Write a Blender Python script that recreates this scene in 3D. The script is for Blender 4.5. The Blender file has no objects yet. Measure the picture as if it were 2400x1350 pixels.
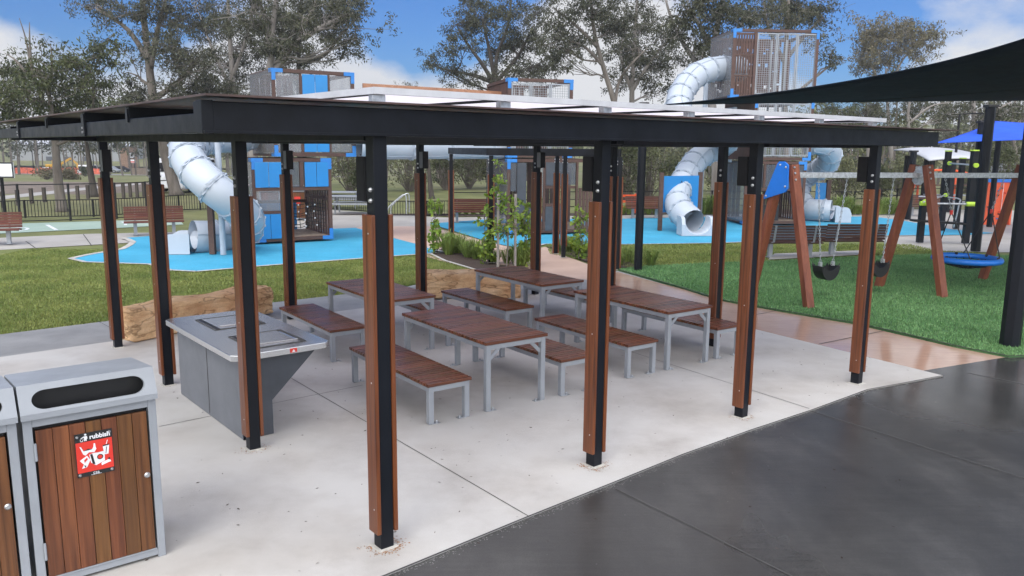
import bpy, bmesh, math, random
import numpy as np
from mathutils import Vector, Matrix
R=math.radians; sin=math.sin; cos=math.cos; PI=math.pi
sc=bpy.context.scene; COL=sc.collection
# ---------------------------------------------------------------- camera
H=2.75; F=1886.; PIT=.1717; ROLL=-.0087
cam=bpy.data.objects.new('camera',bpy.data.cameras.new('camera')); COL.objects.link(cam)
cam.matrix_world=Matrix.Translation((0,0,H))@Matrix.Rotation(PI/2-PIT,4,'X')@Matrix.Rotation(-ROLL,4,'Z')
cam.data.sensor_width=36; cam.data.lens=F/2400*36; cam.data.clip_start=.05; cam.data.clip_end=3000
sc.camera=cam
def ray(px,py):
    u=(px-1200)/F; v=-(py-675)/F; a=cos(ROLL); b=sin(ROLL)
    u,v=u*a+v*b,-u*b+v*a
    c,s=cos(PIT),sin(PIT)
    return (u,c+v*s,v*c-s)
def G(px,py,z=0.):                    # surveyed ground point
    r=ray(px,py); t=(z-H)/r[2]; return (r[0]*t,r[1]*t)
def D(px,py,y):                       # surveyed point at a known distance
    r=ray(px,py); t=y/r[1]; return Vector((r[0]*t,y,H+r[2]*t))
# ---------------------------------------------------------------- helpers
class MB:
    def __init__(s): s.v=[]; s.f=[]
    def box(s,c,d,rz=0.,m=None):
        b=len(s.v); ca,sa=cos(rz),sin(rz)
        for z in (-.5,.5):
            for x,y in ((-.5,-.5),(.5,-.5),(.5,.5),(-.5,.5)):
                x2,y2=x*d[0],y*d[1]
                p=Vector((c[0]+x2*ca-y2*sa,c[1]+x2*sa+y2*ca,c[2]+z*d[2]))
                s.v.append(m@p if m else p)
        s.f+=[(b+3,b+2,b+1,b),(b+4,b+5,b+6,b+7)]+[(b+i,b+(i+1)%4,b+4+(i+1)%4,b+4+i) for i in range(4)]
        return s
    def span(s,a,b): return s.box([(a[i]+b[i])/2 for i in range(3)],[abs(b[i]-a[i]) for i in range(3)])
    def bar(s,a,b,w,h,up=(0,0,1)):
        a=Vector(a); b=Vector(b); d=(b-a).normalized(); u=Vector(up)
        if abs(d.dot(u))>.98: u=Vector((0,1,0))
        x=d.cross(u).normalized(); y=x.cross(d); n=len(s.v)
        for p in (a,b):
            for i,j in ((-1,-1),(1,-1),(1,1),(-1,1)): s.v.append(p+x*(i*w/2)+y*(j*h/2))
        s.f+=[(n+3,n+2,n+1,n),(n+4,n+5,n+6,n+7)]+[(n+i,n+(i+1)%4,n+4+(i+1)%4,n+4+i) for i in range(4)]
        return s
    def tube(s,pts,r,n=8,cap=True,closed=False):
        pts=[Vector(p) for p in pts]; k=len(pts); rr=r if isinstance(r,(list,tuple)) else [r]*k
        prev=None; b0=len(s.v)
        for i,p in enumerate(pts):
            t=(pts[(i+1)%k]-pts[i-1]) if closed else pts[min(i+1,k-1)]-pts[max(i-1,0)]
            t=t.normalized() if t.length>1e-9 else Vector((0,0,1))
            if prev is None:
                u=Vector((0,0,1)) if abs(t.z)<.9 else Vector((1,0,0))
                x=t.cross(u).normalized()
            else:
                x=prev-t*prev.dot(t); x=x.normalized() if x.length>1e-6 else t.orthogonal().normalized()
            prev=x; y=t.cross(x)
            for j in range(n):
                a=2*PI*j/n; s.v.append(p+(x*cos(a)+y*sin(a))*rr[i])
        for i in range(k if closed else k-1):
            for j in range(n):
                a=b0+i*n+j; b=b0+i*n+(j+1)%n; c=b0+((i+1)%k)*n+(j+1)%n; d=b0+((i+1)%k)*n+j
                s.f.append((a,b,c,d))
        if cap and not closed:
            s.f.append(tuple(b0+j for j in range(n))[::-1]); s.f.append(tuple(b0+(k-1)*n+j for j in range(n)))
        return s
    def prism(s,poly,z0,z1,m=None):   # polygon in xy pulled along z; m places it
        b=len(s.v); n=len(poly)
        for z in (z0,z1):
            for p in poly:
                q=Vector((p[0],p[1],z)); s.v.append(m@q if m else q)
        s.f+=[tuple(b+i for i in range(n))[::-1],tuple(b+n+i for i in range(n))]+[(b+i,b+(i+1)%n,b+n+(i+1)%n,b+n+i) for i in range(n)]
        return s
    def sheet(s,poly,z):
        b=len(s.v); s.v+=[Vector((p[0],p[1],z)) for p in poly]; s.f.append(tuple(range(b,b+len(poly)))); return s
    def grid(s,P):                     # rows of points
        b=len(s.v); h=len(P); w=len(P[0])
        for r in P: s.v+=[Vector(p) for p in r]
        s.f+=[(b+i*w+j,b+i*w+j+1,b+(i+1)*w+j+1,b+(i+1)*w+j) for i in range(h-1) for j in range(w-1)]
        return s
    def ball(s,c,r,n=8,k=5,sq=1.):
        P=[]
        b=len(s.v)
        for i in range(k+1):
            a=PI*i/k
            for j in range(n): s.v.append(Vector((c[0]+r*sin(a)*cos(2*PI*j/n),c[1]+r*sin(a)*sin(2*PI*j/n),c[2]+r*cos(a)*sq)))
        for i in range(k):
            for j in range(n): s.f.append((b+i*n+j,b+(i+1)*n+j,b+(i+1)*n+(j+1)%n,b+i*n+(j+1)%n))
        return s
    def build(s,name,mat,parent=None,bev=0.,smooth=False,loc=None,rz=0.):
        me=bpy.data.meshes.new(name); me.from_pydata([tuple(v) for v in s.v],[],s.f); me.materials.append(mat)
        if smooth: me.polygons.foreach_set('use_smooth',[True]*len(me.polygons))
        o=bpy.data.objects.new(name,me); COL.objects.link(o)
        if parent: o.parent=parent
        if loc: o.location=loc
        if rz: o.rotation_euler.z=rz
        if bev:
            m=o.modifiers.new('bevel','BEVEL'); m.width=bev; m.segments=2; m.limit_method='ANGLE'; m.angle_limit=R(40)
        return o
def np_mesh(name,V,n,mat,parent=None):   # V: (k*n,3) vertices, faces of n consecutive ones
    V=np.asarray(V,dtype=np.float32).reshape(-1,3); k=len(V)//n
    me=bpy.data.meshes.new(name); me.vertices.add(len(V)); me.vertices.foreach_set('co',V.ravel())
    me.loops.add(k*n); me.loops.foreach_set('vertex_index',np.arange(k*n,dtype=np.int32))
    me.polygons.add(k); me.polygons.foreach_set('loop_start',np.arange(0,k*n,n,dtype=np.int32))
    me.update(calc_edges=True); me.materials.append(mat)
    o=bpy.data.objects.new(name,me); COL.objects.link(o)
    if parent: o.parent=parent
    return o
def tag(o,label,cat,group=None):
    o['label']=label; o['category']=cat
    if group: o['group']=group
    return o
def thing(name,label,cat,loc=(0,0,0),rz=0.,group=None):
    o=bpy.data.objects.new(name,None); COL.objects.link(o); o.location=loc; o.rotation_euler.z=rz; o.empty_display_size=.2
    return tag(o,label,cat,group)
def struct(o,kind='structure'): o['kind']=kind; return o
KIDS={}
def copy_thing(t,loc,rz=None,label=None,group=None):
    def cp(o,par):
        c=o.copy(); COL.objects.link(c)
        if par: c.parent=par
        for ch in [x for x in ALL if x.parent==o]: cp(ch,c)
        return c
    ALL=list(bpy.data.objects)
    c=cp(t,None); c.location=loc
    if rz is not None: c.rotation_euler.z=rz
    if label: c['label']=label
    if group: c['group']=group
    return c
def spline(pts,n=6):
    pts=[Vector(p) for p in pts]; out=[]
    for i in range(len(pts)-1):
        p0=pts[max(i-1,0)]; p1=pts[i]; p2=pts[i+1]; p3=pts[min(i+2,len(pts)-1)]
        for k in range(n):
            t=k/n; out.append(.5*((2*p1)+(p2-p0)*t+(2*p0-5*p1+4*p2-p3)*t*t+(3*p1-p0-3*p2+p3)*t**3))
    return out+[pts[-1]]
def text_mesh(name,txt,size,mat,parent,m,bold=0.,depth=.0008):
    cu=bpy.data.curves.new(name,'FONT'); cu.body=txt; cu.size=size; cu.align_x='CENTER'; cu.align_y='CENTER'; cu.extrude=depth; cu.offset=bold
    tmp=bpy.data.objects.new(name,cu); COL.objects.link(tmp)
    dg=bpy.context.evaluated_depsgraph_get(); me=bpy.data.meshes.new_from_object(tmp.evaluated_get(dg))
    bpy.data.objects.remove(tmp); me.materials.clear(); me.materials.append(mat); me.transform(m)
    o=bpy.data.objects.new(name,me); COL.objects.link(o); o.parent=parent; return o
# ---------------------------------------------------------------- materials
def lin(r,g,b):
    f=lambda c:(c/255/12.92) if c/255<=.04045 else ((c/255+.055)/1.055)**2.4
    return (f(r),f(g),f(b))
def nt(m): m.use_nodes=True; t=m.node_tree; t.nodes.clear(); return t
def N(t,ty,**k):
    n=t.nodes.new(ty)
    for a,b in k.items(): setattr(n,a,b)
    return n
def noise(t,vec,scale,detail=5,rough=.55,stretch=None):
    if stretch:
        mp=N(t,'ShaderNodeMapping'); mp.inputs['Scale'].default_value=stretch; t.links.new(vec,mp.inputs[0]); vec=mp.outputs[0]
    n=N(t,'ShaderNodeTexNoise'); n.inputs['Scale'].default_value=scale; n.inputs['Detail'].default_value=detail; n.inputs['Roughness'].default_value=rough
    t.links.new(vec,n.inputs['Vector']); return n.outputs['Fac']
def ramp(t,fac,stops):
    r=N(t,'ShaderNodeValToRGB'); e=r.color_ramp.elements
    while len(e)<len(stops): e.new(.5)
    for x,(p,c) in zip(e,stops): x.position=p; x.color=(*c,1) if len(c)==3 else c
    t.links.new(fac,r.inputs[0]); return r.outputs[0]
def mixc(t,fac,a,b,mode='MIX'):
    m=N(t,'ShaderNodeMix',data_type='RGBA',blend_type=mode)
    for k,x in ((0,fac),(6,a),(7,b)):
        if hasattr(x,'links'): t.links.new(x,m.inputs[k])
        elif isinstance(x,tuple): m.inputs[k].default_value=(*x[:3],1)
        else: m.inputs[k].default_value=x
    return m.outputs[2]
def mth(t,op,a,b=None,c=None):
    m=N(t,'ShaderNodeMath',operation=op)
    for k,x in enumerate((a,b,c)):
        if x is None: continue
        if hasattr(x,'links'): t.links.new(x,m.inputs[k])
        else: m.inputs[k].default_value=x
    return m.outputs[0]
def finish(t,col,rough,metal=0.,bump=None,bstr=.3,spec=.5,coat=0.,trans=0.,bdist=.02):
    b=N(t,'ShaderNodeBsdfPrincipled'); o=N(t,'ShaderNodeOutputMaterial')
    for k,x in (('Base Color',col),('Roughness',rough),('Metallic',metal)):
        if hasattr(x,'links'): t.links.new(x,b.inputs[k])
        else: b.inputs[k].default_value=(*x,1) if isinstance(x,tuple) else x
    b.inputs['Specular IOR Level'].default_value=spec; b.inputs['Coat Weight'].default_value=coat; b.inputs['Transmission Weight'].default_value=trans
    if bump is not None:
        n=N(t,'ShaderNodeBump'); n.inputs['Strength'].default_value=bstr; n.inputs['Distance'].default_value=bdist
        t.links.new(bump,n.inputs['Height']); t.links.new(n.outputs[0],b.inputs['Normal'])
    t.links.new(b.outputs[0],o.inputs[0]); return b
def coords(t,which='Object'): return N(t,'ShaderNodeTexCoord').outputs[which]
def island(t,col,amt,hue=.0):
    g=N(t,'ShaderNodeNewGeometry').outputs['Random Per Island']
    h=N(t,'ShaderNodeHueSaturation'); t.links.new(col,h.inputs['Color'])
    v=mth(t,'MULTIPLY_ADD',g,2*amt,1-amt); t.links.new(v,h.inputs['Value'])
    if hue: t.links.new(mth(t,'MULTIPLY_ADD',mth(t,'FRACT',mth(t,'MULTIPLY',g,7.31)),2*hue,.5-hue),h.inputs['Hue'])
    return h.outputs[0]
def mat(name,col,rough=.5,metal=0.,var=.12,scale=5.,stretch=None,bump=0.,bscale=60,isl=0.,hue=0.,col2=None,rvar=.12,spec=.5,coat=0.):
    m=bpy.data.materials.new(name); t=nt(m); c=coords(t)
    n=noise(t,c,scale,6,.6,stretch)
    a=col2 or tuple(x*(1-var*2) for x in col); b=col if col2 else tuple(min(1,x*(1+var*2)) for x in col)
    cc=ramp(t,n,[(.3,a),(.7,b)])
    if isl: cc=island(t,cc,isl,hue)
    rr=mth(t,'MULTIPLY_ADD',noise(t,c,scale*2.3,3),rvar*2,rough-rvar)
    bp=noise(t,c,bscale,3,.6,stretch) if bump else None
    finish(t,cc,rr,metal,bp,bump,spec,coat); return m
def timber(name,dark,light,axis,rough=.38,isl=.28,hue=.012,fine=1.):
    m=bpy.data.materials.new(name); t=nt(m); c=coords(t)
    s=[10*fine]*3; s[axis]=.45; s2=[60*fine]*3; s2[axis]=1.5
    g=N(t,'ShaderNodeNewGeometry').outputs['Random Per Island']
    off=N(t,'ShaderNodeVectorMath',operation='ADD'); t.links.new(c,off.inputs[0])
    cb=N(t,'ShaderNodeCombineXYZ')
    for i in range(3): t.links.new(mth(t,'MULTIPLY',g,13.7*(i+1)),cb.inputs[i])
    t.links.new(cb.outputs[0],off.inputs[1]); v=off.outputs[0]
    n1=noise(t,v,1,5,.6,tuple(s)); n2=noise(t,v,1,3,.6,tuple(s2))
    f=mth(t,'ADD',mth(t,'MULTIPLY',n1,.65),mth(t,'MULTIPLY',n2,.35))
    cc=ramp(t,f,[(.37,dark),(.5,tuple((a+b)/2 for a,b in zip(dark,light))),(.62,light)])
    cc=island(t,cc,isl,hue)
    finish(t,cc,mth(t,'MULTIPLY_ADD',n2,.25,rough-.1),0,n2,.12,bdist=.004); return m
MT={}
MT['charcoal']=mat('charcoal_steel',(.0065,.0080,.0115),.42,var=.1,scale=3,spec=.20)
MT['beam']=mat('charcoal_beam_steel',(.0060,.0072,.0105),.42,var=.3,scale=4,bump=.05,bscale=30,spec=.20)
MT['boxblack']=mat('black_powdercoat',(.007,.007,.008),.6,var=.06,spec=.3)
MT['boxgrey']=mat('lit_box_grey',(.13,.135,.14),.5,var=.1)  # grey that paints the light on the back-row boxes
MT['silver']=mat('silver_painted_steel',(.27,.288,.312),.42,var=.05,scale=3)
MT['galv']=mat('galvanised_steel',(.42,.44,.46),.38,.55,var=.18,scale=22)
MT['bolt']=mat('bolt_steel',(.55,.56,.57),.3,.8,var=.05)
MT['stainless']=mat('stainless_steel',(.60,.60,.595),.25,.85,var=.015,scale=.7,rvar=.03)
MT['cabinet']=mat('lit_cabinet_grey',(.125,.132,.145),.5,var=.05,scale=2)  # lighter than the end panel: light on the cabinet's left face put into colour
MT['post_wood']=timber('oiled_hardwood_cladding',(.050,.0145,.0045),(.225,.076,.021),2,.31,.36,.010)
MT['slat_wood']=timber('merbau_slats',(.066,.022,.009),(.195,.070,.026),0,.27,.34,.012,1.3)
MT['door_wood']=timber('spotted_gum_planks',(.060,.019,.006),(.190,.070,.021),2,.36,.28,.013)
MT['swing_wood']=timber('swing_hardwood',(.135,.035,.013),(.25,.082,.036),2,.5,.12,.006)
MT['bench_wood']=timber('park_bench_slats',(.070,.019,.011),(.15,.047,.026),0,.5,.25,.01)
MT['bench_dark']=timber('dark_bench_slats',(.050,.021,.014),(.10,.044,.030),0,.75,.25,.01)
MT['beam_wood']=timber('pine_rail',(.25,.12,.06),(.42,.22,.12),0,.5,.15)
MT['brown']=mat('brown_recycled_plastic',(.075,.037,.027),.6,var=.12,scale=8,isl=.12)
MT['deck']=mat('grey_brown_deck',(.22,.17,.13),.6,var=.2,scale=9,isl=.2)
MT['blue']=mat('blue_panel',(.014,.205,.50),.38,var=.03,scale=2)
MT['bluebrk']=mat('blue_bracket',(.022,.185,.52),.45,var=.05)
MT['swingblue']=mat('blue_plate_plastic',(.012,.16,.60),.38,var=.03)
MT['darkpanel']=mat('slate_panel',(.050,.057,.070),.45,var=.08)
MT['slide']=mat('pale_grey_slide',(.43,.475,.535),.42,var=.02,scale=2,rvar=.03)
MT['flange']=mat('slide_flange',(.35,.395,.455),.4,var=.06)
MT['black']=mat('black_rubber',(.010,.010,.011),.5,var=.05)
MT['fascia']=mat('pale_roof_trim',(.50,.51,.53),.4,var=.06)
MT['white']=mat('white_paint',(.72,.73,.75),.45,var=.05)
MT['red']=mat('red_print',(.62,.035,.022),.42,var=.02)
MT['orange']=mat('orange_panel',(.72,.095,.022),.45,var=.06)
MT['lime']=mat('lime_clamp',(.42,.62,.05),.45,var=.04)
MT['roofbrown']=mat('brown_roof_sheet',(.060,.032,.026),.45,var=.25,scale=4)
MT['rock']=mat('sandstone',(.74,.49,.28),.9,col2=(.42,.22,.10),scale=3.2,stretch=(1.3,1.3,1.7),bump=1.,bscale=24)
MT['sailnavy']=mat('navy_shade_cloth',(.005,.0115,.022),.85,var=.15,scale=2.5,spec=.15)
MT['sailblue']=mat('blue_shade_cloth',(.012,.085,.58),.7,var=.08,scale=1)
MT['kerb']=mat('pale_concrete_edging',(.45,.43,.39),.8,var=.15,scale=6)
MT['joint']=mat('dark_joint_filler',(.06,.058,.055),.9,var=.1)
MT['yellow']=mat('yellow_paint',(.62,.33,.02),.45,var=.1)
MT['barkgrey']=mat('gum_bark',(.20,.175,.15),.9,col2=(.085,.070,.058),scale=1.6,stretch=(3,3,.5),bump=.5,bscale=9)
MT['barkpale']=mat('pale_gum_bark',(.28,.255,.235),.85,col2=(.13,.115,.10),scale=1.2,stretch=(3,3,.6),bump=.4,bscale=7)
MT['barkdark']=mat('dark_bark',(.085,.072,.060),.9,col2=(.036,.030,.025),scale=2.2,stretch=(3,3,.4),bump=.6,bscale=9)
MT['stake']=mat('grey_weathered_timber',(.24,.22,.20),.85,var=.25,scale=5,stretch=(6,6,.6))
MT['mulch']=mat('bark_mulch',(.085,.055,.040),.95,col2=(.030,.020,.015),scale=26,bump=.9,bscale=50)
MT['dirt']=mat('bare_earth',(.22,.17,.13),.95,col2=(.10,.080,.062),scale=1.4,bump=.4,bscale=6)
def leafmat(name,a,b,vary=.40,trans=.18,hue=.02):
    m=bpy.data.materials.new(name); t=nt(m); c=coords(t)
    n=noise(t,c,.9,3); cc=island(t,ramp(t,n,[(.35,a),(.65,b)]),vary,hue)
    d=N(t,'ShaderNodeBsdfPrincipled'); d.inputs['Roughness'].default_value=.55; d.inputs['Specular IOR Level'].default_value=.25
    tr=N(t,'ShaderNodeBsdfTranslucent'); mx=N(t,'ShaderNodeMixShader'); mx.inputs[0].default_value=trans
    o=N(t,'ShaderNodeOutputMaterial'); t.links.new(cc,d.inputs['Base Color']); t.links.new(cc,tr.inputs[0])
    t.links.new(d.outputs[0],mx.inputs[1]); t.links.new(tr.outputs[0],mx.inputs[2]); t.links.new(mx.outputs[0],o.inputs[0]); return m
MT['gum']=leafmat('gum_leaves',(.042,.046,.029),(.088,.090,.053))
MT['gumlight']=leafmat('pale_brown_gum_leaves',(.105,.095,.055),(.17,.15,.09))  # paler, browner leaf colour
MT['gumgreen']=leafmat('green_gum_leaves',(.045,.055,.025),(.094,.105,.044))
MT['olive']=leafmat('wattle_leaves',(.085,.095,.045),(.17,.175,.09))
MT['vine']=leafmat('vine_leaves',(.13,.21,.030),(.30,.40,.07),.4,.35)
MT['strap']=leafmat('strappy_leaves',(.13,.19,.04),(.28,.36,.10),.35,.2)
MT['lawn']=leafmat('lawn_blades',(.150,.200,.050),(.255,.290,.085),.35,.2,.02)
MT['turf']=leafmat('synthetic_turf_blades',(.120,.250,.090),(.175,.33,.13),.35,.15,.015)
def clear_mat(name,tint,fac,rough=.08):
    m=bpy.data.materials.new(name); t=nt(m); c=coords(t)
    tr=N(t,'ShaderNodeBsdfTransparent'); p=N(t,'ShaderNodeBsdfPrincipled'); p.inputs['Base Color'].default_value=(*tint,1); p.inputs['Roughness'].default_value=rough
    mx=N(t,'ShaderNodeMixShader'); o=N(t,'ShaderNodeOutputMaterial')
    f=mth(t,'MULTIPLY_ADD',noise(t,c,1.2,2,.5,(3,3,.35)),.30,fac-.15); t.links.new(f,mx.inputs[0])
    t.links.new(tr.outputs[0],mx.inputs[1]); t.links.new(p.outputs[0],mx.inputs[2]); t.links.new(mx.outputs[0],o.inputs[0]); return m
MT['perspex']=clear_mat('scratched_clear_panel',(.25,.26,.28),.40)
MT['perspexdark']=clear_mat('smoky_clear_panel',(.10,.11,.13),.62)
def poly_mat():
    m=bpy.data.materials.new('opal_roof_sheet'); t=nt(m)
    d=N(t,'ShaderNodeBsdfPrincipled'); d.inputs['Base Color'].default_value=(.70,.675,.68,1); d.inputs['Roughness'].default_value=.3
    tr=N(t,'ShaderNodeBsdfTranslucent'); tr.inputs[0].default_value=(.86,.83,.84,1); mx=N(t,'ShaderNodeMixShader'); mx.inputs[0].default_value=.88
    o=N(t,'ShaderNodeOutputMaterial'); t.links.new(d.outputs[0],mx.inputs[1]); t.links.new(tr.outputs[0],mx.inputs[2]); t.links.new(mx.outputs[0],o.inputs[0]); return m
MT['opal']=poly_mat()
def fence_wire():
    m=bpy.data.materials.new('woven_mesh'); t=nt(m); return m
# ---- ground materials
def ground_mat(name,stops,scale,rough=.9,rvar=.05,bump=.2,bscale=40,fine=None,big=None,stretch=None,spec=.4):
    m=bpy.data.materials.new(name); t=nt(m); c=coords(t)
    cc=ramp(t,noise(t,c,scale,8,.62,stretch),stops)
    if fine: cc=mixc(t,fine[1],cc,ramp(t,noise(t,c,fine[0],4,.7,fine[2] if len(fine)>2 else None),[(.3,(.35,.35,.35)),(.7,(1.0,1.0,1.0))]),'MULTIPLY')
    if big: cc=mixc(t,mth(t,'MULTIPLY',ramp(t,noise(t,c,big[0],4,.6),[(.45,(0,0,0)),(.7,(1,1,1))]),big[2]),cc,big[1])
    rr=mth(t,'MULTIPLY_ADD',noise(t,c,scale*1.7,4),rvar*2,rough-rvar)
    finish(t,cc,rr,0,noise(t,c,bscale,4,.65),bump,spec,bdist=.01); return m
MT['ground']=ground_mat('rough_grass',[(.3,(.11,.115,.050)),(.48,(.165,.18,.060)),(.62,(.22,.225,.085)),(.8,(.26,.22,.12))],.35,.95,fine=(34,.55),big=(.06,(.20,.155,.10),.55),bump=.6,bscale=25)
MT['lawnbase']=ground_mat('lawn',[(.3,(.115,.140,.040)),(.5,(.185,.215,.06)),(.7,(.25,.245,.09))],1.3,.95,fine=(60,.75,(1,3,1)),bump=.6,bscale=50)
MT['turfbase']=ground_mat('turf_backing',[(.3,(.065,.15,.055)),(.7,(.10,.22,.085))],2.,.95,fine=(50,.6),bump=.4,bscale=60)
MT['slab']=ground_mat('pale_concrete',[(.28,(.37,.345,.32)),(.42,(.465,.445,.42)),(.55,(.53,.515,.49)),(.75,(.57,.555,.53))],.9,.68,.06,.12,70,fine=(120,.2),big=(.5,(.40,.355,.30),.35))
MT['greypath']=ground_mat('grey_concrete',[(.3,(.22,.218,.212)),(.7,(.33,.325,.315))],1.4,.6,.12,.15,70,fine=(120,.2))
MT['beige']=ground_mat('beige_concrete',[(.3,(.36,.335,.30)),(.7,(.46,.435,.395))],.9,.6,.12,.1,60,fine=(90,.2))
MT['court']=ground_mat('green_court',[(.3,(.28,.37,.30)),(.7,(.36,.45,.37))],.5,.5,.1,.1,60)
def rock_mat():
    m=bpy.data.materials.new('cracked_sandstone'); t=nt(m); c=coords(t)
    cc=ramp(t,noise(t,c,2.4,8,.6,(1,1,1.8)),[(.3,(.46,.25,.115)),(.5,(.68,.45,.25)),(.7,(.80,.59,.37))])
    cc=mixc(t,mth(t,'MULTIPLY',ramp(t,noise(t,c,.9,4,.6),[(.45,(0,0,0)),(.7,(1,1,1))]),.5),cc,(.48,.22,.095))
    k=ramp(t,noise(t,c,1.7,3,.5,(1,1,2.6)),[(.475,(1,1,1)),(.497,(.35,.3,.25)),(.519,(1,1,1))]); cc=mixc(t,.8,cc,k,'MULTIPLY')
    cc=mixc(t,.35,cc,ramp(t,noise(t,c,38,4,.7),[(.3,(.5,.5,.5)),(.7,(1.1,1.1,1.1))]),'MULTIPLY')
    finish(t,cc,.9,0,noise(t,c,17,5,.7),.8,.3,bdist=.02); return m
MT['rock']=rock_mat()
def wet(name,stops,scale,lo,hi,puddles,fineamt=.25,stretch=(1,1,1)):
    m=bpy.data.materials.new(name); t=nt(m); c=coords(t)
    cc=ramp(t,noise(t,c,scale,8,.65,stretch),stops)
    cc=mixc(t,fineamt,cc,ramp(t,noise(t,c,170,3,.75),[(.35,(.3,.3,.3)),(.65,(1.25,1.25,1.25))]),'MULTIPLY'); cc=mixc(t,.5,cc,ramp(t,noise(t,c,1.,4,.7,(2.2,26,1)),[(.35,(.72,.72,.72)),(.65,(1.2,1.2,1.2))]),'MULTIPLY')
    w=mth(t,'MULTIPLY_ADD',noise(t,c,scale*.8,3,.5,stretch),1.0,-.12)
    for (x,y,rad) in puddles:
        vd=N(t,'ShaderNodeVectorMath',operation='DISTANCE'); t.links.new(c,vd.inputs[0]); vd.inputs[1].default_value=(x,y,0)
        w=mth(t,'SUBTRACT',w,mth(t,'MULTIPLY',mth(t,'MAXIMUM',mth(t,'SUBTRACT',1.,mth(t,'DIVIDE',vd.outputs['Value'],rad)),0.),1.2))
    mr=N(t,'ShaderNodeMapRange'); t.links.new(w,mr.inputs[0]); mr.inputs[1].default_value=0; mr.inputs[2].default_value=.75; mr.inputs[3].default_value=lo; mr.inputs[4].default_value=hi
    cc=mixc(t,mr.outputs[0],mixc(t,.18,cc,(0,0,0)),cc)
    finish(t,cc,mr.outputs[0],0,noise(t,c,45,4,.6),.05,.5,bdist=.01); return m
MT['asphalt']=wet('wet_dark_concrete',[(.30,(.036,.035,.033)),(.5,(.060,.058,.0545)),(.68,(.105,.101,.095))],.55,.15,.55,[(5.6,9.3,1.9),(7.2,9.6,1.6),(6.5,8.0,1.4)],.55,(1.4,.7,1))
MT['pinkwet']=wet('wet_pink_concrete',[(.3,(.48,.305,.22)),(.7,(.59,.40,.30))],.8,.07,.34,[(5.3,10.6,1.3)],.12)
MT['pink']=ground_mat('pale_pink_concrete',[(.3,(.50,.345,.27)),(.7,(.60,.435,.35))],.9,.6,.1,.08,60,fine=(90,.15))
MT['rubber']=ground_mat('blue_rubber',[(.3,(.038,.325,.51)),(.7,(.075,.43,.64))],.7,.7,.1,.25,140,fine=(14,.30),big=(.45,(.05,.26,.40),.55))
# ---------------------------------------------------------------- world and sun
w=bpy.data.worlds.new('World'); sc.world=w; w.use_nodes=True; t=w.node_tree; t.nodes.clear()
SUN_EL=R(50); SUN_AZ=R(200)
sky=N(t,'ShaderNodeTexSky'); sky.sky_type='NISHITA'; sky.sun_disc=False; sky.sun_elevation=SUN_EL; sky.sun_rotation=SUN_AZ; sky.air_density=1.2; sky.dust_density=.6; sky.ozone_density=2.2
bg=N(t,'ShaderNodeBackground'); ow=N(t,'ShaderNodeOutputWorld')
g=coords(t,'Generated')
sep=N(t,'ShaderNodeSeparateXYZ'); t.links.new(g,sep.inputs[0])
mp=N(t,'ShaderNodeMapping'); mp.inputs['Scale'].default_value=(1,1,1.9); mp.inputs['Location'].default_value=(.35,.1,.0); t.links.new(g,mp.inputs[0])
n1=noise(t,mp.outputs[0],3.1,9,.56); 
# cloud banks placed as directions in the sky; unseen ones behind and above the frame added for fill and reflections (azimuth from +y to the right, elevation)
w_=mth(t,'MULTIPLY',n1,1.)
def bank(w_,az,el,rad,amp):
    d=Vector((sin(R(az))*cos(R(el)),cos(R(az))*cos(R(el)),sin(R(el))))
    vd=N(t,'ShaderNodeVectorMath',operation='DISTANCE'); t.links.new(g,vd.inputs[0]); vd.inputs[1].default_value=d
    k=mth(t,'MAXIMUM',mth(t,'SUBTRACT',1.,mth(t,'DIVIDE',vd.outputs['Value'],rad)),0.)
    return mth(t,'MULTIPLY_ADD',k,amp,w_)
for b in CLOUDS if 'CLOUDS' in globals() else [(-4,11,.14,-.5),(-29,13,.22,-.30),(-12,2,.10,.3),(2,5,.12,.30),(-31,8,.22,.22),(-20,12,.16,.10),(22,10,.2,-.42),(28,5,.10,.18),(29,18,.20,.75),(10,5,.2,.16),(-16,5,.1,.3),(180,35,1.25,.55)]: w_=bank(w_,*b)
low=mth(t,'MAXIMUM',mth(t,'SUBTRACT',1.,mth(t,'DIVIDE',sep.outputs[2],.13)),0.)
w_=mth(t,'MULTIPLY_ADD',low,.30,w_)
cf=ramp(t,w_,[(.49,(0,0,0)),(.64,(1,1,1))])
blue=mixc(t,1.,sky.outputs[0],(.20,.44,.88),'MULTIPLY')
cl=mixc(t,n1,(5.0,5.25,5.8),(7.6,7.4,7.1))
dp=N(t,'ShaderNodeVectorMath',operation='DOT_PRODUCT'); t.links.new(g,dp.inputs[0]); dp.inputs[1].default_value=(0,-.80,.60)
zr=N(t,'ShaderNodeMapRange'); zr.interpolation_type='SMOOTHSTEP'; t.links.new(dp.outputs['Value'],zr.inputs[0]); zr.inputs[1].default_value=-.25; zr.inputs[2].default_value=.85; zr.inputs[3].default_value=.86; zr.inputs[4].default_value=3.0  # unseen sky behind the camera brightened as added fill under the roof
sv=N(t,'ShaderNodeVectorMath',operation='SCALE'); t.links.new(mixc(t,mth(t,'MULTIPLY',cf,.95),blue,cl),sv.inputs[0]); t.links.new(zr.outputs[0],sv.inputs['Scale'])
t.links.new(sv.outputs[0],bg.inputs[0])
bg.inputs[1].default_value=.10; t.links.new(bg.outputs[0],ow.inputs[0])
sl=bpy.data.lights.new('sun','SUN'); sl.energy=.8; sl.angle=R(25); sl.color=(1,.96,.9)
so=bpy.data.objects.new('sun',sl); COL.objects.link(so)
sd=Vector((sin(SUN_AZ)*cos(SUN_EL),cos(SUN_AZ)*cos(SUN_EL),sin(SUN_EL)))
so.rotation_euler=sd.to_track_quat('Z','Y').to_euler()
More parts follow.
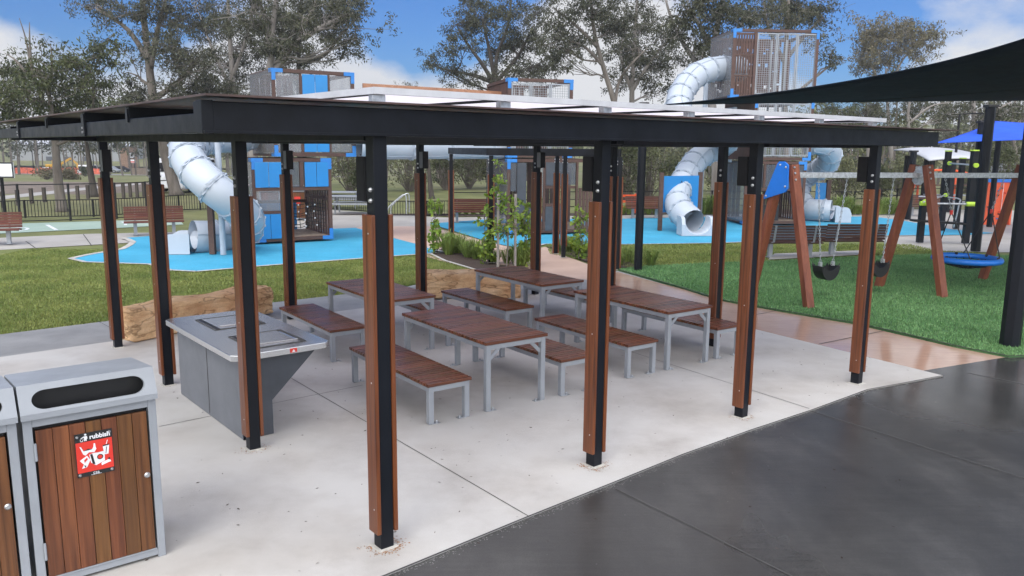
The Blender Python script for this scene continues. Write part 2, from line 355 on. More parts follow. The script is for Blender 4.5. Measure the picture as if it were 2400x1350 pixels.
sc.view_settings.view_transform='Standard'; sc.view_settings.look='None'; sc.view_settings.exposure=.58; sc.view_settings.gamma=1.
# ================================================================ GROUND
def sheet(name,poly,z,m): return struct(MB().sheet(poly,z).build(name,MT[m]))
def gp(*px): return [G(*p) for p in px]
def TZ(y): return 0. if y<62 else (-3*(y-62)/98 if y<160 else -3.)
struct(MB().grid([[(x,y,TZ(y)-.045) for x in (-900,-120,-40,40,120,900)] for y in (-60,30,62,90,125,160,240,1200)]).build('ground',MT['ground']))
LAWN=[(-30,2),(-12,6.5),(-7.56,11.6),(-6.59,12.47),(-3.99,14.51),(-2.2,15.95),(-.78,18.22),(-1.67,19.8),(-2.19,21.1),(-2.47,20.98),(-4.24,19.8),(-5.65,18.82),(-7.04,17.73),(-7.68,17.88),(-8.56,18.78),(-10.2,19.04),(-10.95,19.6),(-10.75,20.86),(-10.5,21.9),(-11.1,22.7),(-13.7,21.3),(-30,17)]
sheet('lawn',LAWN,-.034,'lawnbase')
LAWN2=gp((1240,585),(1277,570),(1450,572),(1667,570),(1850,566),(2056,555),(2204,587),(2364,592),(2480,592))+[(14.5,21.2),(6.4,19.9),(3.2,18.9),(2.9,18.75)]
sheet('lawn',LAWN2,-.034,'lawnbase')
struct(MB().sheet([(-60,46),(-24,46),(-18,58),(-19,61.5),(-60,61.5)],-.04).build('bare_ground',MT['dirt']))
sheet('footpath',gp((-700,588),(0,555),(200,546),(440,541),(520,541),(470,560),(310,566),(0,583),(-700,625)),-.030,'beige')
sheet('sports_court',gp((-700,545),(0,523),(300,514.5),(420,514),(430,524),(300,531),(0,545),(-700,570)),-.028,'court')
mk=MB()
def strip(mb,pts,wd,z):
    for a,b in zip(pts,pts[1:]):
        d=(Vector(b)-Vector(a)); d=Vector((d.x,d.y)).normalized() if False else Vector((b[0]-a[0],b[1]-a[1])).normalized(); n=Vector((-d.y,d.x))*wd/2
        mb.sheet([(a[0]+n.x,a[1]+n.y),(a[0]-n.x,a[1]-n.y),(b[0]-n.x,b[1]-n.y),(b[0]+n.x,b[1]+n.y)],z)
strip(mk,gp((110,525),(132,537)),.12,-.024); strip(mk,gp((38,531),(60,532),(66,534),(60,537),(40,539)),.1,-.024); strip(mk,gp((285,518),(294,521),(294,526)),.1,-.024)
struct(mk.build('court_markings',MT['white']))
sheet('far_footpath',gp((-200,468),(0,458),(120,446),(240,434),(330,428),(330,431),(240,439),(120,453),(0,466),(-200,480)),-.036,'beige')
sheet('road',[(-190,150),(-60,152),(-30,150),(-30,158),(-60,160),(-190,159)],-2.90,'greypath')
GREY=[(-16,3),(-12,6.5),(-7.56,11.6),(-6.59,12.47),(-3.99,14.51),(-2.2,15.95),(-.78,18.22),(.43,18.69),(2.45,18.48),(3.4,16.1),(2.6,13.6),(-2,10),(-9,4)]
sheet('grey_path',GREY,-.024,'greypath')
sheet('plaza',gp((560,541),(833,533),(847,529),(1007,529),(1147,513),(1450,511),(1667,506),(2000,506),(2110,515),(2233,537),(2331,545),(2278,549),(2145,551),(2056,553),(2056,558),(2100,578),(2204,587),(2364,589),(2900,592),(2900,500),(2100,488),(1985,501),(1667,500),(1450,503),(1147,507),(1040,508),(960,503),(780,490),(700,500),(560,520)),-.028,'beige')
sheet('pink_path',gp((833,533),(847,529),(1007,529),(1150,567),(1230,585),(1278,577),(1330,600),(1377,617),(1440,632),(1475,660),(1390,655),(1243,640),(1120,633),(1000,600),(980,572)),-.020,'pink')
sheet('wet_pink_path',gp((1400,648),(1448,636),(1540,660),(1600,675),(1700,705),(2000,757),(2240,812),(2380,838),(2300,870),(2120,920),(1700,860),(1440,690)),-.018,'pinkwet')
sheet('forecourt',[(-9,-4),(-9,2.5),(-2,5),(1.5,8.4),(5.2,9.95),(6.85,10.75),(12,11.6),(40,13),(40,-4)],-.010,'asphalt')
SLAB=[(-14,-1),(-3.2,2.9),(-2.0,3.86),(-.82,4.84),(.14,5.72),(.86,6.36),(1.58,7.01),(2.4,7.68),(3.22,8.31),(4.18,9.10),(5.4,9.73),(3.82,12.27),(2.5,14.4),(1.3,15.5),(-.4,15.1),(-2.59,13.69),(-5.78,11.05),(-6.7,10.22),(-14,4)]
struct(MB().prism(SLAB,-.03,0).build('shelter_slab',MT['slab']))
BLUEL=gp((165,605),(200,597),(240,590),(285,583),(303,574),(312,566),(300,560),(288,557),(350,552),(430,556),(520,545),(640,541),(760,536),(833,533),(980,572),(1040,590),(1010,593),(980,595),(800,608),(640,620),(460,635),(400,632),(350,618),(200,613))
BLUER=gp((1007,523),(1147,513),(1450,512),(1667,507),(2000,507),(2041,506),(2115,516),(2233,537),(2331,545),(2278,549),(2145,551),(2056,552),(1850,563),(1667,569),(1450,572),(1277,571),(1230,583),(1150,567))
sheet('blue_softfall',BLUEL,-.012,'rubber'); sheet('blue_softfall',BLUER,-.012,'rubber')
ed=MB(); strip(ed,BLUEL[8:]+[],.0001,-.2) if False else None
strip(ed,[BLUEL[i] for i in (7,6,5,4,3,2,1,0)],.17,-.004); strip(ed,BLUEL[-10:]+[BLUEL[0]],.12,-.004)
strip(ed,[BLUER[i] for i in range(10,17)],.10,-.004)
strip(ed,gp((1448,632),(1507,625),(1663,617),(1800,613)),.12,-.004)
strip(ed,[(-2.19,21.18),(-1.67,19.8),(-.78,18.22)],.08,0)
struct(ed.build('path_edging',MT['kerb']))
sheet('garden_bed',[(-2.19,21.18),(-1.67,19.8),(-.78,18.22),(.45,18.69),(-.3,19.2),(-.9,20.2),(-1.3,21.4),(-1.9,22.5)],-.006,'mulch')
sheet('garden_bed',[(.94,22.92),(1.84,19.9),(2.45,18.9),(3.05,18.9),(2.85,20.2),(2.2,22.6)],-.006,'mulch')
sheet('garden_bed',gp((700,500),(1060,505),(1147,506),(1450,502),(1667,499),(2000,500),(2100,488),(2100,484),(1667,493),(1450,497),(1147,501),(1060,499)),-.020,'mulch')
TURF=gp((1448,632),(1520,652),(1600,675),(1650,691),(1700,705),(1850,732),(2000,757),(2120,783),(2240,812),(2365,836))+[(12,11.5),(26,14),(26,23)]+gp((2364,600),(2204,596),(2020,602),(1800,613),(1663,617),(1507,625))
struct(MB().prism(TURF,-.03,.012).build('synthetic_turf',MT['turfbase']))
te=MB(); strip(te,TURF[:11],.03,.016); struct(te.build('turf_edge',MT['joint']))
sheet('bench_pad',gp((1800,610),(2010,599),(2022,588),(1815,596)),.020,'beige')
jt=MB()
for a,b in (((640,862),(1240,1211)),((373,1000),(850,903)),((1480,825),(1897,958)),((228,752),(300,790))): strip(jt,gp(a,b),.008,.003)
for a,b in (((1443,1145),(1660,1250)),((1660,1250),(1900,1370)),((1900,962),(2420,1126)),((2267,872),(2420,903))): strip(jt,gp(a,b),.016,-.006)
for a,b in (((1920,804),(2077,772)),((1773,735),(1853,720))): strip(jt,gp(a,b),.02,-.014)
strip(jt,[(-2.0,3.86),(-.82,4.84),(.14,5.72),(.86,6.36),(1.58,7.01),(2.4,7.68),(3.22,8.31),(4.18,9.10),(5.4,9.73)],.018,.002)
for a,b in (((60,563),(90,584)),((195,547),(215,574))): strip(jt,gp(a,b),.03,-.026)
struct(jt.build('slab_joints',MT['joint']))
# splashed wet/dry fringe where the slab meets the dark concrete, rust round the post feet
def inpoly(x,y,P):
    r=np.zeros(len(x),bool); n=len(P)
    for i in range(n):
        (x1,y1),(x2,y2)=P[i],P[(i+1)%n]
        k=((y1>y)!=(y2>y)); xi=(x2-x1)*(y-y1)/((y2-y1) if y2!=y1 else 1e-9)+x1
        r^=k&(x<xi)
    return r
def blades(name,m,poly,n,h,wd,seed,box,lean=.6,z=0.):
    g=np.random.default_rng(seed); x=g.uniform(box[0],box[1],n*3); y=box[2]+(box[3]-box[2])*g.uniform(0,1,n*3)**1.25
    k=inpoly(x,y,poly); x=x[k][:n]; y=y[k][:n]; n=len(x)
    a=g.uniform(0,2*PI,n); hh=h*g.uniform(.5,1.25,n); b=g.uniform(0,2*PI,n); l=hh*lean*g.uniform(.2,1.2,n)
    V=np.zeros((n,3,3)); V[:,0]=np.c_[x-np.cos(a)*wd,y-np.sin(a)*wd,np.full(n,z)]; V[:,1]=np.c_[x+np.cos(a)*wd,y+np.sin(a)*wd,np.full(n,z)]
    V[:,2]=np.c_[x+np.cos(b)*l,y+np.sin(b)*l,z+hh]
    return struct(np_mesh(name,V,3,MT[m]),'stuff')
struct(blades('lawn_grass','lawn',LAWN,170000,.034,.010,1,(-13,0,11,21.5),.8,-.034),'stuff')
struct(blades('lawn_grass','lawn',LAWN2,40000,.05,.014,2,(1,13,18.7,24.3),.8,-.034),'stuff')
struct(blades('turf_pile','turf',TURF,150000,.036,.009,3,(2.4,14,10.7,22.5),.7,.012),'stuff')
# ================================================================ SHELTER
YAW=R(39.3); AX,AY=-.88,5.244
sh=thing('picnic_shelter','charcoal steel picnic shelter with timber clad posts over the tables and barbecue','shelter',(AX,AY,0),YAW)
def post(u,v,box=0,top=2.83,parent=None,hb=(.13,2.32),bolts=1,wd=.124,par=None):
    o=MB().span((-.05,-.05,0),(.05,.05,top)).build('post',MT['charcoal'],par or sh,.004,loc=(u,v,0))
    for s in (-1,1):
        dz=random.uniform(-.015,.015)
        MB().span((s*.0515,-wd/2,hb[0]+dz),(s*.082,wd/2,hb[1])).build('timber_board',MT['post_wood'],o,.005)
        if bolts:
            for z in (2.41,2.48): MB().tube([(s*.05,-.012,z),(s*.058,-.012,z),(s*.068,-.012,z)],[.016,.016,.010],8).build('bolt',MT['bolt'],o)
        if bolts:
            mb=MB()
            for z in (.3,1.2,2.2): mb.tube([(s*.082,-.02,z),(s*.085,-.02,z)],.006,6)
            mb.build('screw',MT['bolt'],o)
    MB().span((-.075,-.075,.0005),(.075,.075,.008)).build('base_grout',MT['kerb'],o)
    if box:
        s=box
        q=MB().span((-.055,s*.058,2.40),(.055,s*.175,2.69)).build('lamp_box',MT['boxblack'],o,.004)
        MB().span((-.0585,s*.068,2.41),(-.056,s*.165,2.68)).build('box_face',MT['boxgrey' if s<0 else 'boxblack'],q)  # back row: light on this side of the box painted as grey
    return o
random.seed(4)
POSTS=[(0,0,1),(2.204,.14,1),(4.353,.12,1),(6.51,0,1),(0,2.36,0),(0,4.93,0),(0,7.19,-1),(2.66,7.48,-1),(4.97,7.2,-1),(7.3,6.83,-1),(6.65,2.2,0),(6.95,4.55,0)]
for u,v,b in POSTS: post(u,v,b)
def part(mb,name,m,par,bev=0.,**k): return mb.build(name,MT[m],par,bev,**k)
fb=part(MB().span((-1.12,-.085,2.82),(7.9,.06,2.992)),'front_beam','beam',sh,.006)
part(MB().span((-1.12,-.115,2.818),(7.9,-.0855,2.834)),'flange','beam',fb,.002)
part(MB().span((-1.125,-.09,2.815),(-1.06,.0,2.997)),'end_cap','beam',fb,.003)
part(MB().span((-1.10,.07,2.82),(-1.03,8.2,2.93)),'side_beam','beam',sh,.004)
part(MB().span((7.75,.07,2.82),(7.84,7.9,2.93)),'side_beam','beam',sh,.004)
for u in (-.05,2.3,4.5,6.62): part(MB().span((u,.07,2.79),(u+.09,7.9,2.90)),'bearer','beam',sh,.004)
part(MB().span((-1.02,7.25,2.80),(7.74,7.36,2.97)),'back_beam','beam',sh,.004)
for v in (2.82,6.08):
    r_=part(MB().span((-1.105,v-.035,2.935),(7.74,v+.035,3.01)),'rafter','beam',sh,.003)
    q=part(MB().span((-1.118,v-.045,2.818),(-1.1015,v+.045,2.997)),'end_plate','beam',r_,.002)
    b=MB()
    for z in (2.85,2.885): b.tube([(-1.126,v,z),(-1.118,v,z)],.010,8)
    part(b,'bolt','bolt',r_)
for v in (1.49,4.43):
    r_=part(MB().span((-1.10,v-.03,2.933),(7.74,v+.03,3.01)),'purlin','beam',sh,.003)
    part(MB().span((-1.112,v-.025,2.905),(-1.1015,v+.025,2.996)),'end_plate','beam',r_,.002)
rs=MB()
for a,b in (((-1.13,-.19),(8.2,.55)),((-1.13,6.75),(8.2,8.1)),((-1.13,.552),(.35,6.748)),((7.05,.552),(8.2,6.748))): rs.span((*a,3.014),(*b,3.026))
part(rs,'roof_sheet','roofbrown',sh)
sk=part(MB().span((.20,.33,3.134),(7.25,6.93,3.140)),'skylight','opal',sh)
fa=MB()
fa.span((.16,.29,3.106),(7.29,.325,3.152)); fa.span((.16,6.935,3.106),(7.29,6.97,3.152)); fa.span((.16,.327,3.106),(.195,6.933,3.152)); fa.span((7.255,.327,3.106),(7.29,6.933,3.152))
part(fa,'fascia','fascia',sk)
for u in (.22,1.33,2.45,3.58,4.72,5.88,7.08):
    for v in (.36,6.86): part(MB().span((u-.05,v-.03,3.027),(u+.05,v+.03,3.105)),'bracket','galv',sk,.003)
    part(MB().span((u+.06,.40,3.112),(u+.085,6.85,3.133)),'glazing_bar','charcoal',sk)
# rust and water marks round the feet of the front posts
# ================================================================ TABLES AND BENCHES
TY=R(35.6)
def slatted(name,w,l,h,label,cat,group,near,brace):
    t=thing(name,label,cat,(near[0],near[1],0),TY,group)
    leg=.058; th=.034; top=h
    n=int(round(l/.0665)); p=l/n; mb=MB()
    for i in range(n): mb.span((-.02,-.02+i*p+.007,top-th),(w+.0,-.02+(i+1)*p-.007,top))
    part(mb,'tabletop' if brace else 'seat','slat_wood',t,.003)
    fr=MB(); z1=top-th-.001; z0=z1-.055
    W=w-.02; L=l-.04
    fr.span((leg,.002,z0),(W-leg,leg*.8,z1)); fr.span((leg,L-leg*.8,z0),(W-leg,L-.002,z1)); fr.span((.002,leg,z0),(leg*.8,L-leg,z1)); fr.span((W-leg*.8,leg,z0),(W-.002,L-leg,z1))
    fm=part(fr,'frame','silver',t,.003)
    if brace:
        for x,s in ((leg,1),(W-leg,-1)):
            for y in (leg/2,L-leg/2):
                part(MB().bar((x-.004*s,y,z0-.11),(x+.12*s,y,z0+.004),.04,.012,(0,1,0)),'brace','silver',fm)
    for x in (0,W-leg):
        for y in (0,L-leg):
            g_=part(MB().span((x,y,0.003),(x+leg,y+leg,z1)),'leg','silver',t,.004)
            s=1 if x==0 else -1; x0=x+leg if s>0 else x
            q=MB().span((x0-(.02*s),y,.0005),(x0+.075*s,y+leg,.0065)); q.tube([(x0+.045*s,y+leg/2,.006),(x0+.045*s,y+leg/2,.022),(x0+.045*s,y+leg/2,.030)],[.013,.013,.007],6)
            part(q,'foot_plate','galv',g_)
    return t
TG='slatted picnic tables under the shelter'; BG='slatted benches under the shelter'
tb=[((-.26,8.15),'slatted timber picnic table nearest the camera, between two benches, under the shelter'),((-1.70,10.40),'slatted timber picnic table behind the clad corner post, nearest the lawn and barbecue'),
    ((.45,11.80),'slatted timber picnic table farthest back, in front of the sandstone block and garden'),((1.96,9.84),'slatted timber picnic table on the right, nearest the wet pink path')]
t0=None
for i,(p,l) in enumerate(tb):
    if i==0: t0=slatted('picnic_table',.80,1.86,.76,l,'picnic table',TG,p,True)
    else: copy_thing(t0,(p[0],p[1],0),TY,l,TG)
bb=[((-.82,7.73),'low slatted bench nearest the camera, left of the nearest picnic table'),((.56,8.72),'low slatted bench half hidden on the right side of the nearest picnic table'),
    ((-2.32,10.09),'low slatted bench beside the stainless barbecue bench'),((-.90,11.0),'low slatted bench on the far side of the table nearest the lawn'),
    ((-.08,11.58),'low slatted bench standing clear on the left of the farthest picnic table'),((1.27,12.38),'low slatted bench mostly hidden on the right of the farthest picnic table'),
    ((1.41,9.46),'low slatted bench on the left side of the right hand picnic table'),((2.73,10.42),'low slatted bench on the right of the right hand table, by the shelter post')]
b0=None
for i,(p,l) in enumerate(bb):
    if i==0: b0=slatted('slatted_bench',.50,1.88,.43,l,'bench',BG,p,False)
    else: copy_thing(b0,(p[0],p[1],0),TY,l,BG)
# ================================================================ BARBECUE
bq=thing('barbecue_bench','stainless topped double barbecue bench with slate grey cabinet under the shelter','barbecue',(AX,AY,0),YAW)
def hole_top():
    mb=MB(); c=.06; P=[(-.12+c,2.45),(.86-c,2.45),(.86,2.45+c),(.86,4.5-c),(.86-c,4.5),(-.12+c,4.5),(-.12,4.5-c),(-.12,2.45+c)]
    return mb.prism(P,.81,.87)
part(hole_top(),'benchtop','stainless',bq,.006)
cab=part(MB().prism([(0,0.),(.30,0.),(.30,.34),(.80,.806),(0,.806)],2.62,4.46,Matrix(((1,0,0,0),(0,0,1,0),(0,1,0,.004),(0,0,0,1)))),'cabinet','cabinet',bq,.004)
part(MB().span((-.004,3.515,.03),(-.0005,3.523,.80)),'panel_gap','joint',cab); part(MB().span((.002,2.601,.006),(.03,2.610,.80)),'corner_trim','charcoal',cab)
for y0,y1 in ((2.62,3.22),(3.62,4.22)):
    hp=part(MB().span((.14,y0,.8705),(.66,y1,.874)),'hotplate','stainless',bq)
    r=MB()
    for a,b in (((.128,y0-.012),(.672,y0)),((.128,y1),(.672,y1+.012)),((.128,y0),(.14,y1)),((.66,y0),(.672,y1))): r.span((*a,.8708),(*b,.8765))
    part(r,'rim','joint',hp)
    part(MB().tube(spline([(.22,y0+.12,.879),(.60,y0+.10,.879),(.615,y0+.14,.879),(.615,y1-.1,.879)],4),.007,6),'splash_bar','stainless',hp)
    part(MB().span((.15,y0+.01,.8745),(.19,y1-.01,.876)),'grease_channel','black',hp); part(MB().span((.62,y0+.01,.8745),(.65,y1-.01,.877)),'drain_slot','joint',hp)
part(MB().prism([(.001,.003),(.301,.003),(.301,.34),(.802,.8085),(.001,.8085)],2.611,2.6185,Matrix(((1,0,0,0),(0,0,1,0),(0,1,0,.002),(0,0,0,1)))),'shaded_end_panel','darkpanel',cab)  # added panel, its darker colour paints the shade on this end
st=part(MB().span((.43,2.446,.823),(.50,2.4495,.862)),'warning_sticker','red',bq)
part(MB().prism([(.45,.828),(.48,.828),(.465,.855)],0,.001,Matrix(((1,0,0,0),(0,0,-1,2.4458),(0,1,0,0),(0,0,0,1)))),'warning_symbol','white',st)
# ================================================================ BINS
BINL=R(38.5)
def make_bin(label,loc,rz,group):
    b=thing('rubbish_bin',label,'bin',loc,rz,group)      # origin front right foot; local x to the left is negative, y to the back
    W,Dp,Hh=.76,.62,1.11
    fr=MB(); p=.05
    for x in (-W,-p):
        for y in (0,Dp-p): fr.span((x,y,0),(x+p,y+p,Hh))
    fr.span((-W+p,.0,.02),(-p,.035,.06)); fr.span((-W+p,.0,Hh-.05),(-p,.02,Hh))
    part(fr,'frame','silver',b,.003)
    part(MB().span((-W+.02,p,.06),(-W+.03,Dp-p,Hh)).span((-.03,p,.06),(-.02,Dp-p,Hh)).span((-W+p,Dp-.03,.06),(-p,Dp-.02,Hh)),'side_panel','silver',b)
    part(MB().span((-W+.06,.06,.06),(-.06,Dp-.06,Hh-.02)),'liner','black',b)
    d=MB(); n=7; x0=-W+p+.012; ww=(W-2*p-.024)/n
    for i in range(n): d.span((x0+i*ww+.0015,-.004,.075),(x0+(i+1)*ww-.0015,.018,Hh-.075))
    dr=part(d,'door','door_wood',b,.002)
    part(MB().span((x0-.006,-.006,.064),(x0+n*ww+.006,.012,.074)),'door_trim','silver',dr)
    for z in (.2,.85): part(MB().tube([(-W+p+.005,-.012,z),(-W+p+.005,-.012,z+.11)],.008,8),'hinge','silver',dr)
    lk=part(MB().tube([(-.085,-.005,.60),(-.085,-.010,.60),(-.085,-.018,.60)],[.020,.019,.012],14),'lock','bolt',dr,smooth=False)
    # hood: a folded shell with a long rounded slot in its sloping front
    f0,f1,z0,z1=-.03,.05,Hh+.005,Hh+.205
    outer=[(-W-.008,0),(.008,0),(.008,1),(-W-.008,1)]
    def FP(x,s): return (x,f0+(f1-f0)*s,z0+.035+(z1-z0-.035)*s)
    hd=MB(); n=14; slot=[]; cx0,cx1=-W+.135,-.135; rr=.33
    for i in range(n+1): a=PI/2+PI*i/n; slot.append((cx0+cos(a)*.075,.44+sin(a)*rr))
    for i in range(n+1): a=-PI/2+PI*i/n; slot.append((cx1+cos(a)*.075,.44+sin(a)*rr))
    m_=len(slot); 
    rect=[]
    for x,s in slot:                      # project each slot point to the border of the panel
        cx=min(max(x,cx0),cx1); dx,ds=x-cx,s-.44
        if x<=cx0 or x>=cx1:
            k=1e9
            if abs(dx)>1e-6: k=min(k,((0.008-cx) if dx>0 else (-W-.008-cx))/dx)
            if abs(ds)>1e-6: k=min(k,((1-.44) if ds>0 else (0-.44))/ds)
            rect.append((cx+dx*k,.44+ds*k))
        else: rect.append((x,1 if ds>0 else 0))
    bI=len(hd.v)
    for (x,s),(X,S) in zip(slot,rect):
        hd.v.append(Vector(FP(x,s))); hd.v.append(Vector(FP(X,S))); q=Vector(FP(x,s)); hd.v.append(q+Vector((0,.03,-.006)))
    for i in range(m_):
        j=(i+1)%m_; hd.f.append((bI+3*i,bI+3*j,bI+3*j+1,bI+3*i+1)); hd.f.append((bI+3*i+2,bI+3*j+2,bI+3*j,bI+3*i))
    for X,S in ((-W-.008,0),(-W-.008,1),(.008,0),(.008,1)): pass
    k=len(hd.v); xs=(-W-.008,.008)
    # corners of the panel that the radial fan skips
    def tri(*p):
        n0=len(hd.v); hd.v.extend(Vector(q) for q in p); hd.f.append(tuple(range(n0,n0+len(p))))
    for side in (0,1):
        X=xs[side]; c_=[(a,b) for a,b in rect]
        for S in (0,1):
            on=[r for r in c_ if abs(r[1]-S)<1e-6 and ((r[0]<cx0+1e-6) if side==0 else (r[0]>cx1-1e-6))]; os_=[r for r in c_ if abs(r[0]-X)<1e-6 and ((r[1]<.44) if S==0 else (r[1]>.44))]
            if on and os_:
                a=min(on,key=lambda r:abs(r[0]-X)); o_=min(os_,key=lambda r:abs(r[1]-S)); tri(FP(*a),FP(X,S),FP(*o_))
    hd.span((-W-.008,f0,z0),(.008,f0+.02,z0+.034))
    n0=len(hd.v)
    for x in xs:
        hd.v+= [Vector((x,f0,z0+.034)),Vector((x,f1,z1)),Vector((x,Dp+.01,z1-.06)),Vector((x,Dp+.01,z0))]
    hd.f+=[(n0,n0+1,n0+2,n0+3),(n0+7,n0+6,n0+5,n0+4),(n0+1,n0+5,n0+6,n0+2),(n0+2,n0+6,n0+7,n0+3)]
    part(hd,'hood','silver',b)
    part(MB().span((-W+.03,.12,Hh+.002),(-.03,.14,Hh+.17)),'hood_lining','black',b)
    return b,W,Hh
bin1,W_,H_=make_bin('rubbish bin with gum plank door and red rubbish sign, by the barbecue',(-2.34,5.09,0),BINL,'timber bins in the foreground')
def sign(b,cx,cz,w,h):
    y=-.0075
    Mx=Matrix(((1,0,0,cx),(0,0,-1,y),(0,1,0,cz),(0,0,0,1)))
    s=part(MB().prism([(-w/2,-h/2),(w/2,-h/2),(w/2,h/2),(-w/2,h/2)],0,.003,Mx),'sign','black',b)
    def lay(name,m,polys,z):
        q=MB()
        for p in polys: q.prism([(a*w/2,c*h/2) for a,c in p],z,z+.0012,Mx)
        return part(q,name,m,s)
    lay('sign_field','red',[[(-.97,-.80),(.97,-.80),(.97,.60),(-.97,.60)]],.003)
    T=Mx@Matrix.Translation((.036,h*.39,.0045))
    text_mesh('sign_text','rubbish',.040,MT['white'],s,T,.0012)
    text_mesh('maker_mark','csa',.030,MT['white'],s,Mx@Matrix.Translation((.0,-h*.442,.0045)),.0)
    lay('mark_underline','white',[[(-.28,-.975),(.28,-.975),(.28,-.962),(-.28,-.962)]],.003)
    circ=lambda cx,cy,r,asp=1.:[(cx+r*cos(2*PI*i/14),cy+r*asp*sin(2*PI*i/14)) for i in range(14)]
    A=w/h
    lay('binning_person','white',[circ(-.42,.93,.06,A),[(-.50,.86),(-.34,.86),(-.32,.74),(-.36,.74),(-.37,.64),(-.42,.64),(-.43,.73),(-.45,.64),(-.50,.64)],[(-.50,.86),(-.66,.80),(-.65,.77),(-.50,.81)],[(-.72,.74),(-.70,.74),(-.67,.65),(-.60,.65),(-.56,.74),(-.54,.74),(-.58,.63),(-.69,.63)],[(-.68,.79),(-.63,.80),(-.63,.76),(-.68,.755)]],.003)
    lay('litter_picture','white',[
        [(-.78,.42),(-.70,.40),(-.58,.18),(-.35,.26),(-.12,.22),(-.06,.30),(-.02,.47),(.05,.46),(.06,.30),(.10,.20),(-.02,.06),(-.30,.10),(-.50,-.02),(-.62,.05)],   # bag
        [(.44,.28),(.80,.30),(.72,-.14),(.50,-.14)],                                    # cup
        [(.62,.32),(.66,.32),(.74,.50),(.70,.51)],                                       # straw
        [(-.30,-.02),(.10,.06),(.52,.02),(.50,-.42),(.02,-.56),(-.24,-.40)],             # box
        [(-.82,-.22),(-.42,-.04),(-.26,-.26),(-.46,-.56),(-.74,-.60),(-.62,-.42)],       # packet
        [(.30,-.52),(.36,-.48),(.64,-.42),(.76,-.34),(.80,-.46),(.84,-.52),(.68,-.54),(.40,-.60),(.32,-.62)]],.0045)
    for q_ in [
        [(-.26,-.02),(-.14,0.),(-.02,-.50),(-.16,-.46)],[(.44,.30),(.80,.32),(.80,.27),(.45,.25)],[(-.56,.20),(-.35,.27),(-.12,.22),(-.34,.20)],
        [(.66,-.36),(.76,-.30),(.80,-.40),(.72,-.42)],[(-.62,-.44),(-.5,-.5),(-.56,-.57)],[(.62,.2),(.66,.2),(.60,-.10),(.57,-.10)],circ(.26,-.20,.17,A*.95)]: lay('shading_stroke','black',[q_],.006)
    lay('picture_red','red',[circ(.26,-.20,.12,A*.95),[(-.12,.04),(.10,.08),(.46,.04),(.16,.02)],[(-.60,-.22),(-.44,-.12),(-.40,-.20),(-.58,-.34)]],.0075)
    for a in (-.86,.86):
        for c in ((.86),(-.90)): part(MB().tube([(cx+a*w/2,y-.003,cz+c*h/2),(cx+a*w/2,y-.008,cz+c*h/2)],[.009,.006],10),'rivet','bolt',s)
bin2=copy_thing(bin1,(bin1.location.x-cos(BINL)*.79,bin1.location.y-sin(BINL)*.79,0),BINL,'timber bin cut off by the left picture edge','timber bins in the foreground')
sign(bin1,-.385,.825,.215,.285)
for k,px in ((0,640),(1,705)):
    p=G(px,515)
    q=copy_thing(bin2,(p[0]+.3,p[1],0),R(10),('timber bin seen through the left end of the blue play cube','timber bin with a small red sign seen through the blue play cube')[k],'timber bins beyond the playground')
    if k: part(MB().span((-.5,-.012,.62),(-.28,-.006,.88)),'sign','red',q)
# ================================================================ ROCKS
def rock(label,p0,p1,w,h,seed):
    g=random.Random(seed); L=math.hypot(p1[0]-p0[0],p1[1]-p0[1]); a=math.atan2(p1[1]-p0[1],p1[0]-p0[0])
    bm=bmesh.new(); bmesh.ops.create_cube(bm,size=1.)
    bmesh.ops.scale(bm,vec=(L,w,h),verts=bm.verts); bmesh.ops.translate(bm,vec=(L/2,w/2,h/2),verts=bm.verts)
    bmesh.ops.bevel(bm,geom=bm.edges[:],offset=.022,segments=1,affect='EDGES')
    bmesh.ops.subdivide_edges(bm,edges=[e for e in bm.edges if e.calc_length()>.2],cuts=14,use_grid_fill=True)
    from mathutils import noise as mn
    for v in bm.verts:
        c=v.co; q=Vector((c.x*1.6+seed,c.y*2.5,c.z*5)); d=.004*sin(c.z*46+mn.noise(q*.7)*5)+mn.noise(q)*.04+mn.noise(q*3.1)*.022+mn.noise(q*8)*.010
        ay,az,ax=(c.y-w/2)/w,(c.z-h/2)/h,(c.x-L/2)/L; n=Vector((0,0,1 if az>0 else -1)) if abs(az)>max(abs(ay),abs(ax)) else (Vector((0,1 if ay>0 else -1,0)) if abs(ay)>abs(ax) else Vector((1 if ax>0 else -1,0,0)))
        v.co=c+n*d+Vector((mn.noise(q*2+Vector((5,5,5)))*.03,0,mn.noise(Vector((c.x*.9,seed,0)))*.04*(c.z/h)))
    for v in bm.verts: v.co.z=max(v.co.z,0)
    bmesh.ops.triangulate(bm,faces=bm.faces)
    me=bpy.data.meshes.new('sandstone_block'); bm.to_mesh(me); bm.free(); me.materials.append(MT['rock'])
    o=bpy.data.objects.new('sandstone_block',me); COL.objects.link(o); o.location=(p0[0],p0[1],0); o.rotation_euler.z=a
    return tag(o,label,'rock','sandstone seating blocks')
rock('long pale sandstone block between the lawn and the barbecue',(-5.32,11.05),(-3.98,13.2),.50,.46,3)
rock('brown sandstone block behind the farthest tables, beside the garden bed',(-1.69,14.60),(.16,14.72),.62,.47,11)
